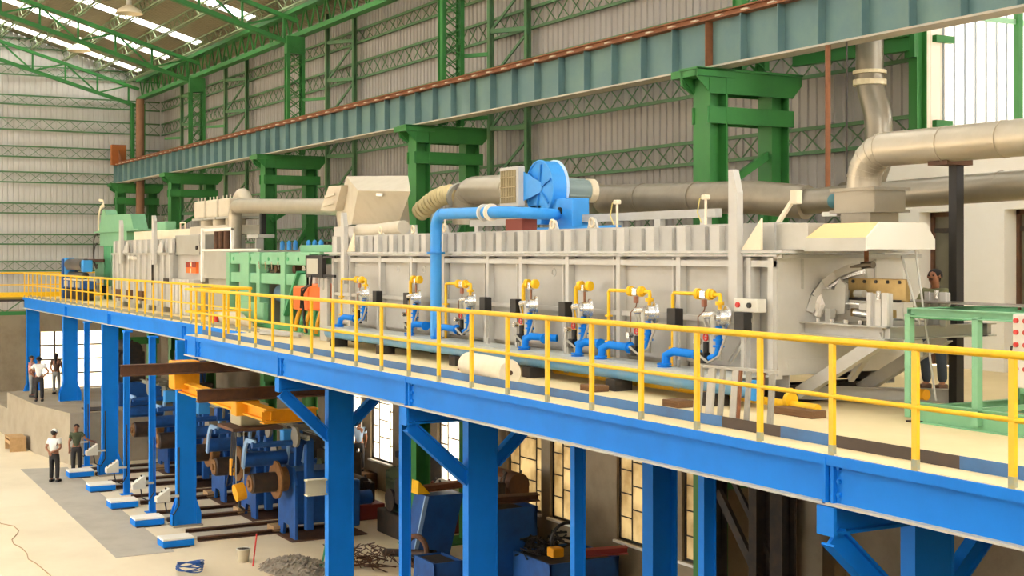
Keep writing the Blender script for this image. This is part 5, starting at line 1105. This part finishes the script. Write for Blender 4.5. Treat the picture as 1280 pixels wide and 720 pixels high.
wt = MB(); R = random.Random(5)
for k in range(40):
    c = Vector((-31.2 + R.uniform(-.5, .5), 13.2 + R.uniform(-.5, .5), .15 + R.uniform(-.1, .25)))
    wt.tube([c + Vector((R.uniform(-.35, .35), R.uniform(-.35, .35), R.uniform(-.14, .2))) for _ in range(4)], .016, 4)
single('wire_tangle', wt, RUSTD, 'tangle of rusty wire on the floor at the bottom edge left of the slim post', 'wire', kind='stuff')
t = root('wheel_set', 'rusty wheel and axle lying at the bottom edge under the tilted bin', 'wheel', (-31.0, 14.2, 0))
part('rim', MB().tube(arc((-30.4, 14.3, .42), (.9, .3, 0), (0, 0, 1), .38, 0, 360, 20), .07, 8, False), RUSTD, t); part('axle', MB().cyl((-31.4, 13.9, .25), (-30.0, 14.6, .4), .1, 12), DRUM, t)
wk = MB(); R = random.Random(9)
for k in range(45):
    c = Vector((-27.4 + R.uniform(-.5, .3), 16.3 + R.uniform(-.5, .5), .8 + R.uniform(-.05, .3)))
    wk.tube([c + Vector((R.uniform(-.25, .25), R.uniform(-.25, .25), R.uniform(-.1, .16))) for _ in range(3)], .025, 4)
single('scrap_pile', wk, BLACK, 'black tangled scrap piled on the low blue skip', 'scrap', kind='stuff')
# dark frame before the doorway, standing in for shade on the green leg
t = root('shade_frame', 'dark braced frame put in as shade before the dark doorway under the deck', 'frame', (-18, 14.8, 0))
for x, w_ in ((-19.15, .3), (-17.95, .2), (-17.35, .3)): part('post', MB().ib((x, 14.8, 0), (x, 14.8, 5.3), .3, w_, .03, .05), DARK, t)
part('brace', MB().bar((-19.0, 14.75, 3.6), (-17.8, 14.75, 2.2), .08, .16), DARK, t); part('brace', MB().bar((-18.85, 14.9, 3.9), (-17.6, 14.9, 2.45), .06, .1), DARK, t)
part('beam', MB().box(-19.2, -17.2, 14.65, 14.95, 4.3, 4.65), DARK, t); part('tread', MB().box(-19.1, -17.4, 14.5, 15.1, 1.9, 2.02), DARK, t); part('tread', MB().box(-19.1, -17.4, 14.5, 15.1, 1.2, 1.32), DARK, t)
t = root('rusty_stack', 'tall rusty brown plate column beside the dark doorway', 'column', (-20.75, 17.7, 0))
part('plate', MB().box(-20.8, -20.65, 17.45, 17.95, 0, 4.0), mat('orange_rust', '9C5A28'), t); part('base', MB().box(-20.95, -20.5, 17.42, 17.97, 0, .1), RUSTD, t)
single('rear_green_post', MB().ib((-21.8, 18.6, 0), (-21.8, 18.6, 4.5), .3, .3), GREEN, 'green steel post seen inside the dark doorway', 'post')
# ================================================================== PEOPLE
def skin_obj(name, V, E, Rr, m, parent, sub=1):
    me = bpy.data.meshes.new(name); me.from_pydata(V, E, []); o = bpy.data.objects.new(name, me); COL.objects.link(o)
    sk = o.modifiers.new('skin', 'SKIN'); sk.use_smooth_shade = True; ss = o.modifiers.new('sub', 'SUBSURF'); ss.levels = ss.render_levels = sub
    for i, r in enumerate(Rr):
        d = me.skin_vertices[0].data[i]; d.radius = r if isinstance(r, tuple) else (r, r); d.use_root = (i == 0)
    dg = bpy.context.evaluated_depsgraph_get(); ev = bpy.data.meshes.new_from_object(o.evaluated_get(dg)); ev.name = name
    o.modifiers.clear(); o.data = ev; ev.materials.clear(); ev.materials.append(m); ev.polygons.foreach_set('use_smooth', [True] * len(ev.polygons))
    o.parent = parent; return o
def person(loc, face, lab, shirt, trousers, arms, hair='hair', h=1.0, head_tilt=0.0, skin=SKIN, shoes=BLACK, legs=((.0, .0), (.0, .0)), sleeves=.6):
    """arms: ((elbow),(hand)) left and right in local metres; +x forward, +y left."""
    t = root('person', lab, 'person', loc); t.rotation_euler = (0, 0, face); t.scale = (h, h, h)
    V = []; E = []; R = []
    def v(p, r, par=None):
        V.append(tuple(p)); R.append(r)
        if par is not None: E.append((par, len(V) - 1))
        return len(V) - 1
    pe = v((0, 0, .96), (.14, .105)); sp = v((.0, 0, 1.14), (.135, .1), pe); chs = v((-.01, 0, 1.33), (.15, .11), sp); nb = v((-.01, 0, 1.46), .065, chs); nk = v((0, 0, 1.52), .055, nb)
    h0 = v((.02 + head_tilt, 0, 1.585), (.07, .082), nk); h1 = v((.02 + head_tilt, 0, 1.66), (.078, .098), h0); h2 = v((.0 + head_tilt, 0, 1.725), (.06, .07), h1)
    v((.125 + head_tilt, 0, 1.63), .014, h1)
    for sgn, (el, ha) in zip((1, -1), arms):
        s_ = v((-.01, sgn * .17, 1.41), .062, chs); e_ = v(el, .042, s_); w_ = v(ha, .03, e_)
        d = (Vector(ha) - Vector(el)).normalized(); sd = d.cross(Vector((1, 0, 0)) if abs(d.x) < .8 else Vector((0, 0, 1))).normalized()
        pm = v(Vector(ha) + d * .06, (.036, .022), w_)
        for k, ln in enumerate((.065, .08, .075, .06)):
            b = Vector(ha) + d * .1 + sd * (k - 1.5) * .019; f1 = v(b, .0095, pm); v(b + d * ln * .6 + Vector((0, 0, -.012)), .0085, f1)
        th_ = v(Vector(ha) + d * .045 + sd * -.045, .011, w_); v(Vector(ha) + d * .095 + sd * -.06, .009, th_)
    for sgn, (kx, ax) in zip((1, -1), legs):
        hp = v((0, sgn * .09, .9), .09, pe); kn = v((kx + .02, sgn * .105, .5), .062, hp); an = v((ax, sgn * .11, .1), .043, kn); v((ax + .15, sgn * .125, .045), .04, an)
    skin_obj('body', V, E, R, skin, t)
    # clothing follows the same joints
    V2 = [(0, 0, .93), (0, 0, 1.1), (-.01, 0, 1.32), (-.01, 0, 1.44)]; E2 = [(0, 1), (1, 2), (2, 3)]; R2 = [(.165, .13), (.16, .122), (.17, .13), .085]
    for sgn, (el, ha) in zip((1, -1), arms):
        i = len(V2); el_ = Vector(el); ha_ = Vector(ha); sh = Vector((-.01, sgn * .175, 1.41))
        V2.append(tuple(sh)); R2.append(.08); E2.append((2, i))
        if sleeves <= 1: V2.append(tuple(sh.lerp(el_, sleeves))); R2.append(.066); E2.append((i, i + 1))
        else: V2 += [tuple(el_), tuple(el_.lerp(ha_, .85))]; R2 += [.06, .046]; E2 += [(i, i + 1), (i + 1, i + 2)]
    skin_obj('shirt', V2, E2, R2, shirt, t)
    V3 = [(0, 0, 1.0), (0, 0, .93)]; E3 = [(0, 1)]; R3 = [(.15, .118), (.158, .125)]
    for sgn, (kx, ax) in zip((1, -1), legs):
        i = len(V3); V3 += [(0, sgn * .095, .86), (kx + .02, sgn * .107, .5), (ax, sgn * .11, .09)]; R3 += [.108, .082, .072]; E3 += [(1, i), (i, i + 1), (i + 1, i + 2)]
    skin_obj('trousers', V3, E3, R3, trousers, t)
    for sgn, (kx, ax) in zip((1, -1), legs):
        mb = MB(); mb.bbox(ax - .08, ax + .2, sgn * .115 - .05, sgn * .115 + .05, 0, .09, .03); o = bpy.data.objects.new('shoe', mb.mesh('shoe', shoes, True)); COL.objects.link(o); o.parent = t
    def ch(nm, mb, m): o = bpy.data.objects.new(nm, mb.mesh(nm, m, True)); COL.objects.link(o); o.parent = t; return o
    hx = .0 + head_tilt
    mb = MB(); prof = []
    for k in range(7):
        a = math.radians(-10 + 100 * k / 6); prof.append(((hx - .018 * math.sin(a) , 0, 1.675 + .098 * math.sin(a)), .105 * math.cos(a) + .004))
    if hair == 'cap':
        mb.tube([p for p, r in prof], [r for p, r in prof], 14); mb.bbox(hx + .05, hx + .19, -.07, .07, 1.66, 1.675, .006); ch('cap', mb, WHITE)
    mb = MB(); mb.tube([(p[0] - .018, p[1], p[2] - .02) for p, r in prof], [r * .97 for p, r in prof], 14); mb.tube([(hx - .06, 0, 1.57), (hx - .055, 0, 1.68)], [.05, .075], 10); ch('hair', mb, HAIR)
    if hair == 'long': ch('hair', MB().tube([(hx - .07, 0, 1.66), (hx - .1, 0, 1.5), (hx - .1, 0, 1.3)], [.07, .06, .03], 10), HAIR)
    for s in (-1, 1):
        ch('eye', MB().disc((hx + .107, s * .034, 1.655), (1, s * .3, 0), .011, .01, 8), BLACK); ch('eyebrow', MB().bar((hx + .108, s * .018, 1.675), (hx + .1, s * .055, 1.676), .01, .008), HAIR)
        ch('ear', MB().disc((hx + .02, s * .087, 1.64), (0, 1, 0), .026, .02, 8), skin)
    ch('mouth', MB().bar((hx + .102, -.022, 1.588), (hx + .102, .022, 1.588), .008, .008), mat('lips', '6A3A30', .6))
    return t
SHW = mat('white_shirt', 'E6E3DC', .8, dirt='CFCBC2', amt=.3); TRD = mat('dark_trousers', '2E2B2A', .8); SHG = mat('dark_green_shirt', '4A5038', .85); SHP = mat('pink_cloth', 'D89A8A', .8)
SHB = mat('brown_cloth', '5A4438', .85); SHGY = mat('grey_trousers', '8A8C88', .85); OLV = mat('olive_shirt', '7A7A58', .85); JEAN = mat('dark_jeans', '3A424C', .85); LBL = mat('light_blue_shirt', 'A8C0D8', .8)
p = person((-47.9, 8.96, 0.012), math.radians(140), 'man in white shirt and white cap, hands clasped behind him, on the open floor', SHW, TRD, (((-.06, .27, 1.14), (-.2, .06, 1.0)), ((-.06, -.27, 1.14), (-.2, -.05, 1.02))), 'cap', 1.02)
p = person((-49.4, 10.0, 0), math.radians(-15), 'man in dark green shirt standing with one hand on a slim blue post', SHG, TRD, (((.08, .33, 1.22), (.0, .55, 1.12)), ((0.02, -.25, 1.13), (.06, -.24, .88))), h=1.0, legs=((0, 0), (.06, -.02)))
p = person((-56.3, 9.95, 1.9), math.radians(165), 'man in white shirt seen from behind with hands on his hips on the plinth', SHW, TRD, (((-.08, .36, 1.16), (.04, .19, .99)), ((-.08, -.36, 1.16), (.04, -.19, .99))), h=1.02)
p = person((-58.9, 11.1, 1.9), math.radians(150), 'dark haired person in brown top and grey trousers close to the plinth column', SHB, SHGY, (((0, .24, 1.13), (.12, .2, .95)), ((0, -.24, 1.13), (.12, -.2, .95))), 'long', .98)
p = person((-58.2, 10.0, 1.9), math.radians(60), 'person in a pink top half hidden behind the man in white on the plinth', SHP, SHGY, (((.1, .25, 1.15), (.3, .2, 1.1)), ((.1, -.25, 1.15), (.3, -.2, 1.1))), h=.97)
p = person((-42.3, 17.2, .55), math.radians(130), 'man in pale shirt facing the window under the deck', SHW, TRD, (((0.05, .25, 1.14), (.2, .2, 1.0)), ((0.05, -.25, 1.14), (.2, -.18, 1.0))))
p = person((-41.8, 17.55, .55), math.radians(160), 'man in light blue shirt stretching one arm up at the window', LBL, TRD, (((.1, .3, 1.5), (.3, .5, 1.85)), ((0, -.25, 1.13), (.1, -.22, .9))))
single('window_bench', MB().bbox(-43.2, -41.2, 16.8, 17.95, 0, .55, .02), WOOD, 'timber bench under the window on which two men stand', 'bench')
p = person((-14.07, 14.83, PZ), math.radians(-75), 'moustached man in olive shirt looking down behind the outlet table', OLV, JEAN, (((.12, .27, 1.18), (.33, .18, 1.12)), ((.12, -.25, 1.16), (.33, -.1, 1.14))), h=.99, legs=((.02, .0), (.12, .05)), sleeves=2, shoes=mat('brown_shoes', '5A4030', .6), head_tilt=.03)
o = bpy.data.objects.new('moustache', MB().bar((.137, -.03, 1.603), (.137, .03, 1.603), .012, .012).mesh('moustache', HAIR)); COL.objects.link(o); o.parent = p
